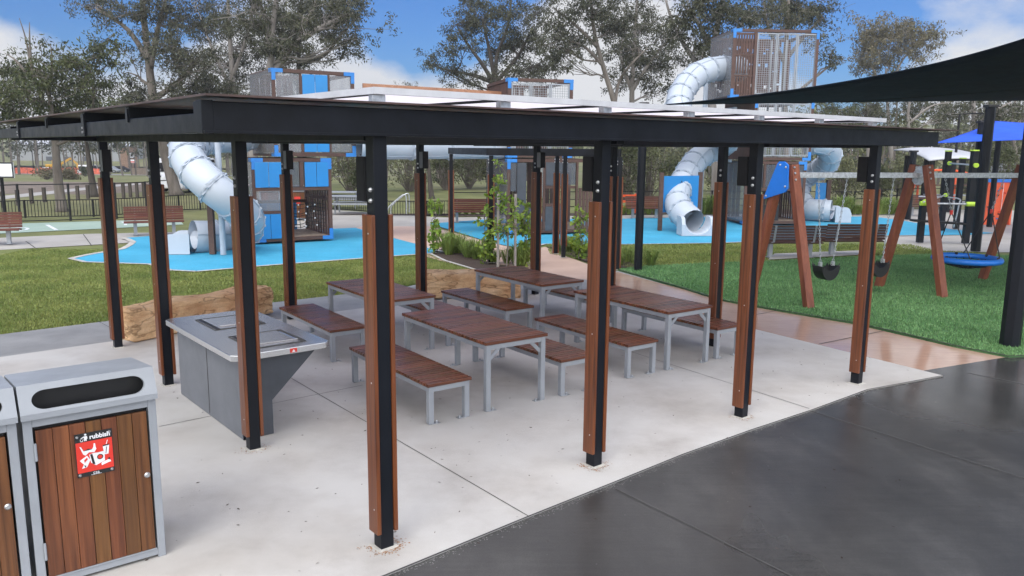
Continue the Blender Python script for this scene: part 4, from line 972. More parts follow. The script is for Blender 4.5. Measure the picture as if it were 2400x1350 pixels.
# ================================================================ PARK BENCHES
def park_bench(label,loc,rz,m='bench_wood',w=1.75,group='timber park benches'):
    t=thing('park_bench',label,'bench',(loc[0],loc[1],0),rz,group); b=MB()
    for k in range(6):
        s=k/5; b.box((0,.20+.10*s,.47+.36*s),(w,.032,.064),0)
    part(b,'backrest',m,t,.004); b=MB()
    for k in range(6): b.box((0,-.26+k*.078,.425-.012*abs(k-2)),(w,.062,.032))
    part(b,'seat',m,t,.004)
    for x in (-w*.32,w*.32):
        part(MB().span((x-.05,-.06,0),(x+.05,.06,.38)).span((x-.08,-.12,0),(x+.08,.12,.012)),'leg','silver',t)
        part(MB().bar((x,-.26,.40),(x,.16,.395),.05,.03).bar((x,.215,.42),(x,.325,.86),.05,.025,(0,1,0)),'bracket','silver',t)
    return t
p=G(362,550); park_bench('timber park bench at the end of the footpath, behind the left shelter posts',(p[0]-.02,p[1]+.1),R(24),w=1.72)
p=G(10,573); park_bench('timber park bench cut off by the left picture edge beside the footpath',(p[0]-.5,p[1]),R(20))
p=G(1108,521); park_bench('timber park bench seen through the pergola behind the blue softfall',p,R(4),w=1.85)
p=G(1528,511); park_bench('timber park bench half hidden behind the black post, left of the hazard panel',(p[0]-.3,p[1]+.1),R(2),w=1.5)
p=G(1853,604); park_bench('dark slatted bench seen from behind, left of the pair facing the playground',(p[0],p[1]+.1),R(184),'bench_dark',1.66)
p=G(1998,599); park_bench('dark slatted bench seen from behind, right of the pair, beside a shelter post',(p[0]-.02,p[1]+.1),R(184),'bench_dark',1.66)
p=G(2165,505); park_bench('dark red park bench in the distance behind the exercise bars',p,R(2),'bench_dark',1.7)
# ================================================================ PLANTS
def leafquads(C,rad,n,ln,wd,g,droop=.6,flat=.75):
    "n leaves round every centre of C (k,3): diamond shaped faces hanging down"
    k=len(C); m=k*n
    o=g.normal(0,1,(m,3)); o/= (np.linalg.norm(o,axis=1,keepdims=True)+1e-9); o*=(g.uniform(0,1,(m,1))**.45)
    rr=np.repeat(np.asarray(rad).reshape(-1,1) if np.ndim(rad) else np.full((k,1),rad),n,axis=0)
    p=np.repeat(C,n,axis=0)+o*rr*np.array([1,1,flat])
    d=g.normal(0,1,(m,3)); d[:,2]-=droop*1.6; d/=np.linalg.norm(d,axis=1,keepdims=True)
    s=np.cross(d,g.normal(0,1,(m,3))); s/=np.linalg.norm(s,axis=1,keepdims=True)+1e-9
    L=ln*g.uniform(.6,1.3,(m,1)); W=wd*g.uniform(.7,1.3,(m,1))
    V=np.zeros((m,4,3)); V[:,0]=p; V[:,1]=p+d*L*.45+s*W*.5; V[:,2]=p+d*L; V[:,3]=p+d*L*.45-s*W*.5
    return V
def tree(label,depth,trunks,blobs,r0,seed,leaf='gum',bark='barkgrey',group='gum trees round the playground',clump=.60,per=27,lsz=.18,name='gum_tree',spread=1.,bare=(),limb=.27):
    g=np.random.default_rng(seed); rd=random.Random(seed)
    base=trunks[0][0]; B=D(*base,depth); t=thing(name,label,'tree',(B.x,B.y,TZ(B.y)),0,group)
    O=Vector(t.location); mb=MB(); stem=[]
    for ti,tk in enumerate(trunks):
        pts=spline([D(px,py,depth+ (0 if ti==0 else .6*rd.uniform(-1,1)*(i>0)))-O for i,(px,py) in enumerate(tk)],5)
        if ti==0 and pts[0].z>-.3: pts[0].z=-.1
        k=len(pts); rr=[r0*.86*(1-.72*i/(k-1))*(1. if ti==0 else .55) for i in range(k)]
        if ti==0: rr[0]*=1.35; 
        mb.tube(pts,rr,9); stem+=[(p,r) for p,r in zip(pts,rr)][k//5 if ti==0 else 0:]
    for tk in bare:
        pts=spline([D(px,py,depth)-O for px,py in tk],4); k=len(pts); mb.tube(pts,[r0*.28*(1-.85*i/(k-1)) for i in range(k)],5); 
    CC=[]
    for (px,py,rx,ry,n) in blobs:
        dz=rd.uniform(-1,1)*2.2*spread; c=D(px,py,depth+dz)-O; sx=rx/F*depth; sz=ry/F*depth
        # limb from the trunk up to the blob
        cand=[(q,r) for q,r in stem if q.z<c.z-.25*abs(q.x-c.x)-.3] or stem[:1]
        q,r=min(cand,key=lambda a:(a[0]-c).length*(1+.15*rd.random()))
        mid=q.lerp(c,.5)+Vector((rd.uniform(-.3,.3)*sx,rd.uniform(-.3,.3),-.12*(c-q).length+rd.uniform(0,.5)))
        lp=spline([q,q.lerp(mid,.5)+Vector((rd.uniform(-.15,.15),0,rd.uniform(-.1,.2))),mid,c],5); k=len(lp); r1=max(.035,min(r*.6,r0*limb)); mb.tube(lp,[r1*(1-.75*i/(k-1)) for i in range(k)],6)
        for _ in range(n):
            u=Vector((rd.gauss(0,.5)*sx,rd.gauss(0,.5)*max(sx,1.)*spread,rd.gauss(0,.5)*sz)); e=c+u
            i=rd.randrange(k//3,k); a=lp[i]; b=a.lerp(e,.55)+Vector((rd.uniform(-.2,.2),rd.uniform(-.2,.2),rd.uniform(-.25,.15)))
            br=spline([a,b,e],3); m=len(br); rb=max(.020,r1*.30); mb.tube(br,[rb*(1-.7*j/(m-1)) for j in range(m)],4,False)
            CC.append(e)
            for _t in range(3):
                e2=e+Vector((rd.gauss(0,.5),rd.gauss(0,.5),rd.gauss(.05,.35)))*clump*1.3; mb.tube([br[-3],e,e2],[rb*.75,rb*.6,rb*.4],3,False)
                if rd.random()<.62: CC.append(e2)
                if rd.random()<.25: CC.append(e2+Vector((rd.gauss(0,.4),rd.gauss(0,.4),rd.gauss(0,.3))))
    part(mb,'trunk',bark,t,smooth=True)
    C=np.array([tuple(c) for c in CC]); rad=np.array([rd.uniform(.35,.95)*clump for _ in CC])
    V=leafquads(C,rad,per,lsz,lsz*.34,g)
    np_mesh('crown',V,4,MT[leaf],t); return t
W='gum trees round the playground'
tree('leaning gum with olive crown and bare upper branches at the far left',34,[[(146,494),(136,420),(130,340),(122,270),(112,200)],[(128,330),(170,290),(220,250)],[(126,310),(70,290),(30,270)]],
  [(110,190,80,50,22),(190,150,70,45,20),(235,120,45,35,10),(60,220,70,45,18),(220,215,60,45,14),(30,165,45,28,10),(150,255,70,35,14),(15,260,45,40,12),(265,270,45,30,7)],.26,1,'gumgreen','barkgrey',bare=[((85,200),(72,150),(60,90),(45,42)),((75,160),(70,110),(69,52)),((60,170),(35,140),(10,124)),((118,190),(122,140),(118,102))])
tree('slender gum behind the tall fence, right of the leaning gum',44,[[(222,462),(212,400),(204,345),(196,300)]],[(250,300,50,30,10),(190,310,50,25,8),(280,240,40,40,10)],.24,2,'gum','barkdark')
tree('giant gum with a thick straight trunk rising out of the frame behind the spiral slide',46,[[(414,460),(388,360),(362,250),(347,130),(335,20),(325,-120)],[(352,160),(372,60),(400,-40)],[(365,230),(420,190),(470,130)],[(352,150),(300,70),(225,20)]],
  [(300,30,60,30,14),(240,15,50,22,10),(300,170,30,40,6),(400,110,60,50,26),(440,40,70,40,26),(450,170,60,50,26),(420,230,60,35,22),(330,215,40,30,8),(500,215,60,35,22),(385,20,40,30,10),(300,235,40,25,8),(370,-60,90,40,20),(205,10,30,14,4)],.40,3,'gum','barkgrey',clump=.6)
tree('tall pale trunked gum left of the blue tower top, crown running out of the frame',53,[[(570,470),(552,300),(543,150),(536,40),(530,-120)],[(545,180),(580,80),(600,-20)],[(548,220),(500,120),(470,40)]],
  [(500,60,70,50,28),(560,40,60,50,22),(520,140,70,45,26),(590,110,50,50,18),(470,150,50,45,16),(570,200,60,35,18),(520,-60,120,40,26),(470,-10,50,30,12),(540,230,50,25,10)],.30,4,'gum','barkpale')
tree('thick brown trunked gum directly behind the blue tower, with grey forked limbs',42,[[(606,476),(592,360),(612,240),(634,150),(640,60),(655,-60)],[(625,190),(690,100),(735,20),(760,-60)],[(636,130),(620,40),(590,-40)],[(690,100),(770,55),(830,30)]],
  [(650,30,60,45,20),(700,70,50,45,18),(760,40,60,40,20),(820,25,45,35,12),(610,60,50,45,16),(650,120,40,35,10),(790,110,40,30,8),(590,10,60,40,14),(700,-40,130,40,26),(835,85,22,16,3)],.37,5,'gum','barkpale')
tree('dark trunked gum standing right of the blue tower top',56,[[(712,470),(704,320),(700,180),(702,60),(712,-80)],[(702,150),(760,130),(800,80),(840,40)],[(701,130),(660,60),(650,0)]],
  [(720,40,60,45,22),(680,110,50,40,18),(770,80,60,40,22),(820,40,50,40,16),(740,130,50,30,14),(650,150,50,30,12),(690,190,40,25,8),(760,0,90,40,20)],.30,6,'gum','barkdark')
tree('wide many stemmed gum alone in the middle, its lower limbs dark and arching',54,[[(1178,446),(1172,380),(1163,250),(1158,190)],[(1160,200),(1130,150),(1100,110),(1075,70)],[(1160,200),(1165,130),(1190,60),(1200,-20)],[(1160,195),(1120,180),(1080,170),(1030,160)],[(1160,195),(1215,130),(1250,60)],[(1160,190),(1145,110),(1130,40)]],
  [(1085,50,50,42,24),(1140,50,50,45,22),(1075,110,45,28,14),(1190,30,50,45,20),(1150,120,45,30,14),(1060,170,35,22,10),(1020,150,28,14,5),(1200,110,50,45,20),(1240,90,50,40,20),(1260,150,55,35,20),(1210,170,45,25,14),(1100,5,50,24,12),(1250,25,50,35,16),(1000,135,14,10,2),(1110,190,30,14,6)],.34,7,'gum','barkdark',clump=.58)
tree('leaning gum with a bare dark trunk beside the mesh topped tower',46,[[(1478,470),(1458,360),(1442,252),(1418,170),(1396,90),(1385,10),(1380,-80)],[(1440,250),(1452,190),(1480,150),(1520,110)],[(1400,110),(1350,60),(1300,20)],[(1410,150),(1370,110),(1330,95)]],
  [(1330,40,60,40,20),(1400,30,50,40,20),(1350,100,45,30,12),(1440,60,40,40,14),(1320,130,40,30,10),(1500,120,50,40,16),(1360,-30,90,30,16),(1300,90,40,30,10)],.24,8,'gum','barkgrey')
tree('straight twin stemmed gum left of the tall tower',51,[[(1500,474),(1486,350),(1481,240),(1486,120),(1492,20),(1500,-70)],[(1484,210),(1520,150),(1560,100),(1600,60)],[(1483,220),(1455,130),(1470,50)]],
  [(1470,40,50,45,22),(1510,60,45,45,20),(1450,120,40,35,14),(1500,140,45,35,18),(1545,150,40,35,14),(1560,80,40,35,14),(1470,190,45,28,14),(1540,205,35,22,8),(1500,-30,90,35,20),(1590,130,30,40,8)],.27,9,'gum','barkpale')
tree('big pale gum directly behind the tall tower, branches fanning over its roof',39,[[(1676,484),(1680,400),(1672,300),(1668,200),(1672,110),(1690,20),(1705,-70)],[(1672,130),(1640,60),(1600,10)],[(1672,140),(1720,80),(1760,20)],[(1670,180),(1620,130),(1580,60),(1560,0)]],
  [(1620,20,50,30,14),(1690,20,50,35,16),(1740,30,60,30,18),(1660,85,35,30,8),(1600,70,30,28,7),(1700,-40,120,30,18),(1640,125,25,20,4)],.33,10,'gum','barkpale',clump=.5)
tree('gum with hanging branches behind the right edge of the tall tower',47,[[(1850,476),(1842,330),(1838,180),(1845,60),(1850,-60)],[(1842,140),(1890,80),(1930,40)],[(1840,150),(1800,60),(1790,0)],[(1842,240),(1900,190),(1950,150)]],
  [(1800,30,60,32,20),(1870,20,60,35,22),(1920,35,35,35,14),(1840,55,50,25,12),(1945,130,25,12,4),(1860,-40,120,30,18),(1955,155,14,8,2),(1905,75,28,20,6)],.27,11,'gum','barkgrey')
tree('round crowned brownish gum standing alone against the blue sky, right of the tall tower',74,[[(2096,424),(2086,330),(2080,240),(2076,160)],[(2080,240),(2050,170),(2030,130)],[(2080,220),(2110,150),(2140,110)]],
  [(2075,72,45,22,18),(2035,95,38,26,16),(2120,75,45,24,18),(2160,85,30,20,10),(2075,110,55,25,18),(2140,115,45,22,14),(2020,135,32,20,10),(2070,145,40,20,12),(2170,100,20,12,5),(2010,165,20,14,4)],.30,12,'gumlight','barkpale',clump=.75,lsz=.27)
for i,(lb,dp,tk,bl,r,lf,bk_) in enumerate([
 ('hazy thin gum just right of the tall tower, under the navy sail',62,[[(1968,450),(1962,350),(1955,290),(1950,240)]],[(1955,255,35,20,8),(1985,275,40,22,9),(1930,265,25,14,5)],.17,'gumgreen','barkgrey'),
 ('hazy gum between the tall tower and the curved roof shelter',66,[[(2040,450),(2034,340),(2030,260),(2036,190)]],[(2040,245,45,26,12),(2010,270,40,20,9),(2070,270,40,24,9),(2050,215,45,22,9)],.22,'gum','barkpale'),
 ('grey limbed gum above the curved roof shelter',58,[[(2142,450),(2135,340),(2128,270),(2140,200)],[(2130,290),(2180,250),(2230,240)]],[(2120,255,45,22,10),(2170,250,45,24,10),(2210,260,40,24,9),(2150,215,50,18,8),(2085,300,40,18,6)],.22,'gum','barkpale'),
 ('thick pale gum behind the thick black posts at the right',47,[[(2312,470),(2300,380),(2284,280),(2280,200)],[(2288,300),(2330,260),(2370,240)]],[(2300,265,45,30,10),(2340,270,45,25,9),(2260,260,40,25,8),(2375,255,40,20,7)],.30,'gum','barkpale'),
 ('scraggly leafless looking gum beyond the blue sail at the right edge',53,[[(2392,462),(2384,380),(2372,300),(2380,230)],[(2375,320),(2340,280),(2310,262)]],[(2380,330,40,25,6),(2395,270,40,26,9),(2350,345,40,18,5)],.20,'gum','barkgrey'),
 ('slim gum trunk standing behind the handrail in the middle',45,[[(1012,466),(1008,430),(1004,380),(1000,310)]],[(990,330,30,18,4)],.20,'gum','barkdark'),
 ('far hazy gum behind the exercise bars',80,[[(2228,425),(2224,360),(2222,300)]],[(2225,300,40,22,9),(2250,325,36,18,8),(2190,318,40,18,8)],.22,'gum','barkgrey'),
 ('dark trunked gum beside the spiral slide top',52,[[(392,448),(386,390),(380,340),(374,300)]],[(380,300,30,18,5)],.20,'gum','barkdark'),
 ('small gum far behind the timber rail bridge',95,[[(958,395),(956,300),(955,210)]],[(955,203,18,6,6),(945,215,22,8,5)],.2,'gum','barkgrey')]):
    tree(lb,dp,tk,bl,r,30+i,lf,bk_,clump=.6,per=26)
def shrub(label,px,pb,d,wpx,hpx,leaf,seed,n=60,per=40,ls=.15,cl=.38,group='wattle shrubs behind the playground',name='shrub'):
    x,y=(lambda q:(q.x,q.y))(D(px,pb,d)); z=TZ(y); sx=wpx/F*d; hz=hpx/F*d; t=thing(name,label,'shrub',(x,y,z),0,group); g=np.random.default_rng(seed); rd=random.Random(seed); mb=MB(); C=[]
    for _ in range(n):
        a=rd.uniform(0,2*PI); q=rd.uniform(0,1)**.6; h=hz*rd.uniform(.18,1.)**.9; k=math.sqrt(max(.05,1-(2*(h/hz)-1)**2*.75))
        e=Vector((sx/2*q*cos(a)*k,sx/2*q*sin(a)*k,h)); 
        mb.tube([(e.x*.12,e.y*.12,0),(e.x*.55,e.y*.55,h*.6),tuple(e)],[.035,.022,.008],4,False); C.append(tuple(e))
    part(mb,'stems','barkgrey',t); np_mesh('foliage',leafquads(np.array(C),np.full(n,cl*rd.uniform(.9,1.1)),per,ls,ls*.36,g,.2,.9),4,MT[leaf],t); return t
SH=[('olive wattle shrub behind the gap right of the blue tower',822,470,50,110,125,'olive'),('low bright shrub at the foot of the gap right of the blue tower',860,470,46,70,60,'gumgreen'),
('grey green wattle behind the handrail',960,470,52,110,110,'olive'),('dense wattle left of the pergola post',1045,470,54,90,100,'gumgreen'),('wattle seen between the first two pergola posts',1100,480,56,90,105,'olive'),
('tall feathery wattle behind the timber bench in the pergola',1150,480,58,90,115,'gumgreen'),('thin wattle behind the staked sapling',1215,482,60,90,110,'gum'),
('dark leafy wattle left of the tall black turf post',1462,492,44,70,130,'gumgreen'),('broad olive wattle right of the tall black turf post',1520,492,46,110,130,'olive'),('small rounded wattle behind the hazard panel',1580,490,50,80,80,'gumgreen'),
('pale wattle right of the long slide',1690,486,52,60,70,'olive'),('spreading wattle behind the swing chains',1975,490,46,90,90,'olive'),('low wattle between the swing legs',2050,492,48,80,75,'gumgreen'),
('scrubby wattle behind the exercise bars',2110,488,52,90,80,'olive'),('dense scrub behind the orange climbing wall',2350,486,46,110,120,'gumgreen'),('low scrub left of the orange climbing wall',2260,486,56,80,60,'olive'),
('brown grassy shrub beside the bare earth',110,436,72,60,24,'gumlight'),('brown grassy shrub right of the leaning gum trunk',165,434,74,40,22,'gumlight'),('dark shrub in front of the grey shed',196,386,110,16,18,'gumgreen'),('rounded dark shrub near the shed corner',160,388,106,22,14,'gumgreen')]
for i,(lb,px,pb,d,w_,h_,lf) in enumerate(SH): shrub(lb,px,pb,d,w_,h_,lf,60+i,n=46 if d<70 else 26,per=46,ls=.20,cl=.50 if d<70 else .4)
# strappy tufts
def tuft_mesh(seed,n,h,sp,w=.012):
    g=np.random.default_rng(seed); V=np.zeros((n*2,4,3))
    for i in range(n):
        a=g.uniform(0,2*PI); r=g.uniform(.02,.10); hh=h*g.uniform(.6,1.1); l=sp*g.uniform(.3,1.1); d=np.array([np.cos(a),np.sin(a),0]); s=np.array([-np.sin(a),np.cos(a),0])*w
        p0=d*r; p1=d*(r+l*.45)+np.array([0,0,hh*.8]); p2=d*(r+l)+np.array([0,0,hh*g.uniform(.6,1.)])
        V[2*i]=[p0-s,p0+s,p1+s*.8,p1-s*.8]; V[2*i+1]=[p1-s*.8,p1+s*.8,p2+s*.1,p2-s*.1]
    return V
TM=[]
def tuft(label,xy,sc_,seed,group='strappy grass tufts in the garden beds'):
    k=seed%4
    if len(TM)<4:
        while len(TM)<4:
            o=np_mesh('grass_tuft',tuft_mesh(90+len(TM),120,.50,.42,.009),4,MT['strap']); TM.append(o.data); bpy.data.objects.remove(o)
    o=bpy.data.objects.new('grass_tuft',TM[k]); COL.objects.link(o); o.location=(xy[0],xy[1],0); o.rotation_euler.z=seed*1.7; o.scale=(sc_,)*3
    return tag(o,label,'grass tuft',group)
rdt=random.Random(5); gl='strappy green grass tuft in the mulched bed at the foot of the pergola vines'
for k in range(13):
    s=k/12; p=Vector((-2.05,21.3)).lerp(Vector((-.0,18.75)),s); tuft(gl,(p.x+rdt.uniform(-.12,.30)+.15,p.y+rdt.uniform(-.1,.3)),rdt.uniform(.7,1.25),k)
gl2='strappy green grass tuft in the bed right of the pale pink path'
for k in range(11):
    s=k/10; p=Vector((1.05,22.6)).lerp(Vector((2.85,19.15)),s); tuft(gl2,(p.x+rdt.uniform(-.05,.5),p.y+rdt.uniform(-.1,.3)),rdt.uniform(.6,1.05),k+3)
gl3='bright strappy tuft in the far bed along the back of the playground'
for k,px in enumerate((1010,1030,1075,1092,1110,1130,1460,1475,1505,1520,1535,1545,1640,1650,1662,1675,1960,1968,1985,2000,2010,2020,2062,2070,2085,2100)):
    p=G(px,502); big=1.7 if px in (1650,1668,1675,1968,1985,2070,2062,2085) else 1.; tuft(gl3,(p[0],p[1]),rdt.uniform(.85,1.15)*big,k,'strappy tufts along the far bed')
# vines on the pergola and the staked sapling
def vine(label,xy,h,seed,wd=.2,n=60,name='climbing_vine',cat='climbing plant',group='vines on the pergola',base=.35):
    t=thing(name,label,cat,(xy[0],xy[1],0),0,group); rd=random.Random(seed); g=np.random.default_rng(seed); mb=MB(); C=[]
    for s in range(3):
        p=[Vector((rd.uniform(-.05,.05),rd.uniform(-.05,.05),0))]
        for k in range(1,8): p.append(Vector((rd.gauss(0,wd*.45),rd.gauss(0,wd*.45),h*k/7*rd.uniform(.88,1.02))))
        mb.tube(spline(p,3),.008,4,False)
        for q in p[1:]:
            for _ in range(n//21): C.append(tuple(q+Vector((rd.gauss(0,wd*.55),rd.gauss(0,wd*.55),rd.gauss(0,.10)))))
    for _ in range(int(n*base)): C.append((rd.gauss(0,wd*.8),rd.gauss(0,wd*.8),rd.uniform(.08,h*.4)))
    part(mb,'stems','barkgrey',t); np_mesh('foliage',leafquads(np.array(C),.09,9,.12,.085,g,.2),4,MT['vine'],t); return t
vine('leafy climbing vine at the left end of the garden bed',(-2.05,21.35),1.35,1,.13,34)
vine('bushy climbing vine beside the first pergola post foot',(-.62,19.25),1.45,2,.14,40)
vine('leafy vine under the pergola behind the farthest table',(.32,19.1),1.5,3,.15,48)
vine('bright climbing vine against the right pergola posts',(1.72,20.4),1.35,4,.13,34)
sp_=thing('staked_sapling','young sapling tied between two grey timber stakes in the garden bed','sapling',(*G(1187,628),0))
rd=random.Random(8); mb=MB(); C=[]
p=[Vector((0,0,0)),Vector((.03,0,.7)),Vector((-.02,.02,1.4)),Vector((.04,0,2.2))]; mb.tube(spline(p,4),[.022]*6+[.014]*7,6)
for k in range(26):
    z=rd.uniform(.6,2.25); a=rd.uniform(0,2*PI); l=rd.uniform(.2,.5); e=Vector((l*cos(a),l*sin(a)*.6,z+rd.uniform(.0,.35))); mb.tube([(0,0,z),tuple(e*.5+Vector((0,0,z*.5))),tuple(e)],.005,3,False); C+= [tuple(e),tuple(e*.75+Vector((0,0,z*.25)))]
part(mb,'trunk','barkgrey',sp_); np_mesh('foliage',leafquads(np.array(C),.10,9,.11,.05,np.random.default_rng(5),.2),4,MT['vine'],sp_)
for s in (-1,1): part(MB().span((s*.20-.03,-.03,0),(s*.20+.03,.03,1.72)),'stake','stake',sp_,.004)
part(MB().span((-.23,-.045,1.0),(.23,-.031,1.05)),'tie','deck',sp_)
# far wood
def woodland(seed,n,xr,yr,hr,leaf,name='far_woodland'):
    g=np.random.default_rng(seed); x=g.uniform(*xr,n); y=g.uniform(*yr,n); h=g.uniform(*hr,n); C=[];Rr=[]; mb=MB()
    for i in range(n):
        z_=TZ(y[i]); mb.tube([(x[i],y[i],z_),(x[i]+g.normal(0,.4),y[i],z_+h[i]*.9)],[.15,.05],4,False)
        for _ in range(5):
            z=z_+h[i]*g.uniform(.35,1.); C.append((x[i]+g.normal(0,h[i]*.16),y[i]+g.normal(0,h[i]*.16),z)); Rr.append(h[i]*g.uniform(.09,.17))
    V=leafquads(np.array(C),np.array(Rr),40,.66,.28,g,.4)
    struct(np_mesh(name,V,4,MT[leaf]),'stuff'); struct(mb.build(name+'_trunks',MT['barkgrey']),'stuff')
woodland(1,150,(-150,-30),(120,190),(9,16),'gum'); woodland(2,120,(-70,60),(130,220),(8,13),'gumgreen'); woodland(3,150,(30,190),(95,190),(8,14),'gum'); woodland(4,90,(18,90),(70,110),(5,9.5),'olive','far_scrub')
woodland(5,60,(-20,30),(85,120),(4,8),'olive','far_scrub')
# rolling hills behind
hl=MB(); rows=[]
for j,(y,z) in enumerate(((200,-3.3),(260,2),(340,9),(460,17),(600,19))):
    rows.append([(x,y,z*(.75+.3*sin(x*.006+1)+.18*sin(x*.017+j))-.2) for x in range(-700,701,35)])
struct(part(hl.grid(rows),'hills','ground',None,smooth=True))
# ================================================================ FENCES AND FAR THINGS
def fence(label,pts,h,name='pool_fence',pick=.10,posts=2.4,cat='fence',rails=(.06,.97),pt=.016,group='black metal fences',ph=None,z0=0.):
    t=thing(name,label,cat,(0,0,0),0,group); pm=MB(); rm=MB()
    for a,b in zip(pts,pts[1:]):
        a=Vector((*a,z0)); b=Vector((*b,z0)); L=(b-a).length; d=(b-a)/L
        for r in rails: rm.bar(a+Vector((0,0,h*r)),b+Vector((0,0,h*r)),.03,.035)
        if pick:
            for k in range(int(L/pick)): p=a+d*(k*pick); pm.bar(p+Vector((0,0,h*rails[0])),p+Vector((0,0,h*rails[-1])),pt,pt)
        for k in range(int(L/posts)+1):
            p=a+d*min(L,k*posts); part(MB().span((p.x-.03,p.y-.03,z0),(p.x+.03,p.y+.03,z0+(ph or h))),'post','boxblack',t)
    part(rm,'rails','boxblack',t)
    if pick: part(pm,'pickets','boxblack',t)
    return t
fence('tall black court fence with thin rails in front of the leaning gum',gp((-300,542),(48,521),(166,517.5),(274,513),(345,507),(396,498)),1.36,'court_fence',pick=None,posts=3.4,rails=(.03,.98))
fence('low black picket fence behind the tall court fence',gp((-300,528),(60,511),(220,508),(345,501),(420,494),(470,492),(560,492)),.68,pick=.11,pt=.018)
fence('low black picket fence and gate posts beyond the handrail in the middle',gp((900,506),(1000,506.5),(1060,505)),.62,pick=.11,pt=.018,posts=1.3)
fence('low black picket fence behind the far picnic tables',gp((700,486),(790,492),(900,500)),.70,pick=.11,pt=.018)
fence('thin dark wire fence along the back bed behind the playground',gp((1060,503),(1147,502),(1450,498),(1667,495),(2000,497),(2100,486),(2400,480)),.95,'wire_fence',pick=.8,pt=.012,posts=3.,rails=(.30,.62,.97))
for k,(px,pb) in enumerate(((9,487),(43,482),(75,477),(105,474),(183,468),(207,466),(290,464),(306,462),(322,462),(338,461))):
    p=G(px,pb); o=MB().span((-.07,-.07,0),(.07,.07,.95*(.8 if k>5 else .75))).build('timber_bollard',MT['barkdark'],None,.01,loc=(p[0],p[1],0)); tag(o,'grey timber bollard in the row across the park grass behind the black fences','bollard','timber bollards across the park')
# basketball hoop
h=G(12,520); t=thing('basketball_hoop','white backboard with red hoop at the left picture edge','basketball hoop',(h[0],h[1],0))
bt=D(2,380,h[1]); bb_=D(34,417,h[1]); w_=1.75
bd_=part(MB().span((bb_.x-w_-h[0],-.02,bb_.z),(bb_.x-h[0],.02,bt.z)),'backboard','white',t)
m=MB(); X1=bb_.x-h[0]; X0=X1-w_
for a,b in (((X0,bb_.z),(X1,bb_.z+.05)),((X0,bt.z-.05),(X1,bt.z)),((X1-.05,bb_.z+.05),(X1,bt.z-.05)),((X0,bb_.z+.05),(X0+.05,bt.z-.05))): m.span((a[0],-.03,a[1]),(b[0],-.021,b[1]))
for a,b in (((X1-1.15,bb_.z+.12),(X1-.52,bb_.z+.16)),((X1-.56,bb_.z+.16),(X1-.52,bb_.z+.45)),((X1-1.15,bb_.z+.16),(X1-1.11,bb_.z+.45)),((X1-1.15,bb_.z+.45),(X1-.52,bb_.z+.49))): m.span((a[0],-.03,a[1]),(b[0],-.021,b[1]))
part(m,'border_lines','black',bd_); cx=X1-.84
part(MB().tube([(cx+.23*cos(2*PI*k/16),-.27+.23*sin(2*PI*k/16),bb_.z+.12) for k in range(16)],.014,5,closed=True),'hoop','red',t)
m=MB()
for k in range(10): a=2*PI*k/10; m.tube([(cx+.23*cos(a),-.27+.23*sin(a),bb_.z+.11),(cx+.13*cos(a+.3),-.27+.13*sin(a+.3),bb_.z-.32)],.008,3)
part(m,'net','white',t); part(MB().tube([(cx,.6,0),(cx,.6,bb_.z+.3),(cx,.05,bb_.z+.35)],.06,8),'pole','boxblack',t)
def lamp(label,px,pb,d,ptop,arm=.8,r=.07):
    b=D(px,pb,d); tp=D(px,ptop,d); t=thing('street_lamp',label,'street lamp',(b.x,b.y,TZ(b.y)),0,'dark street lamps')
    part(MB().tube([(0,0,0),(0,0,tp.z-TZ(b.y))],[r,r*.6],8),'pole','boxblack',t); part(tp.__setattr__('z',tp.z-TZ(b.y)) or MB().bar((0,0,tp.z),(arm,0,tp.z+.03),.05,.05).box((arm+.2,0,tp.z+.03),(.5,.2,.07)),'lamp_head','boxblack',t)
lamp('dark street lamp left of the leaning gum',93,414,150,335,.8,.12); lamp('shorter dark street lamp beside the yellow digger',80,410,160,352,.8,.12)
lamp('dark street lamp rising behind the tip of the blue sail',2224,520,38,267,.6,.08); lamp('dark street lamp right of the leaning gum, before the grey shed',221,408,160,340,.8,.12)
# excavator
e=D(130,408,172); t=thing('excavator','yellow excavator half hidden behind the leaning gum trunk','excavator',(e.x,e.y,TZ(e.y)),R(8))
m=MB()
for y in (-.7,.7): m.box((0,y,.35),(2.9,.5,.62))
part(m,'tracks','black',t,.1); part(MB().box((-.2,0,1.2),(2.6,1.9,.9)),'house','yellow',t,.1); cb=part(MB().box((.35,-.45,1.95),(1.1,.95,1.1)),'cab','yellow',t,.08); part(MB().box((.45,-.94,2.05),(.8,.03,.7)),'window','boxblack',cb)
part(MB().bar((.9,.2,1.5),(3.2,.2,2.9),.3,.4),'boom','yellow',t); part(MB().bar((3.2,.2,2.9),(4.6,.2,1.5),.25,.32),'stick','yellow',t); part(MB().prism([(0,0),(.8,.1),(.7,-.6),(.1,-.7)],-.4,.4,Matrix.Translation((4.3,.2,1.4))@Matrix.Rotation(PI/2,4,'X')),'bucket','yellow',t)
MT['plastic_orange']=mat('orange_barrier_mesh',(.62,.13,.07),.7,var=.2,scale=2)
def mesh_fence(label,a,b,h,col,name,group):
    a=Vector(a); b=Vector(b); a.z=TZ(a.y); b.z=TZ(b.y); L=(b-a).length; n=int(L/1.2); t=thing(name,label,'barrier',(0,0,0),0,group); rows=[[],[]]; rd=random.Random(int(L*10))
    for k in range(n+1):
        p=a.lerp(b,k/n); s=rd.uniform(-.18,.05)*h; rows[0].append((p.x,p.y+.05*sin(k),p.z+.06)); rows[1].append((p.x,p.y+.05*sin(k),p.z+h+s))
    o=part(MB().grid(rows),'netting',col,t); s_=o.modifiers.new('solid','SOLIDIFY'); s_.thickness=.02
    m=MB()
    for k in range(0,n+1,2): p=a.lerp(b,k/n); m.tube([(p.x,p.y-.05,p.z),(p.x,p.y-.05,p.z+h*1.05)],.03,4)
    part(m,'stakes','boxblack',t)
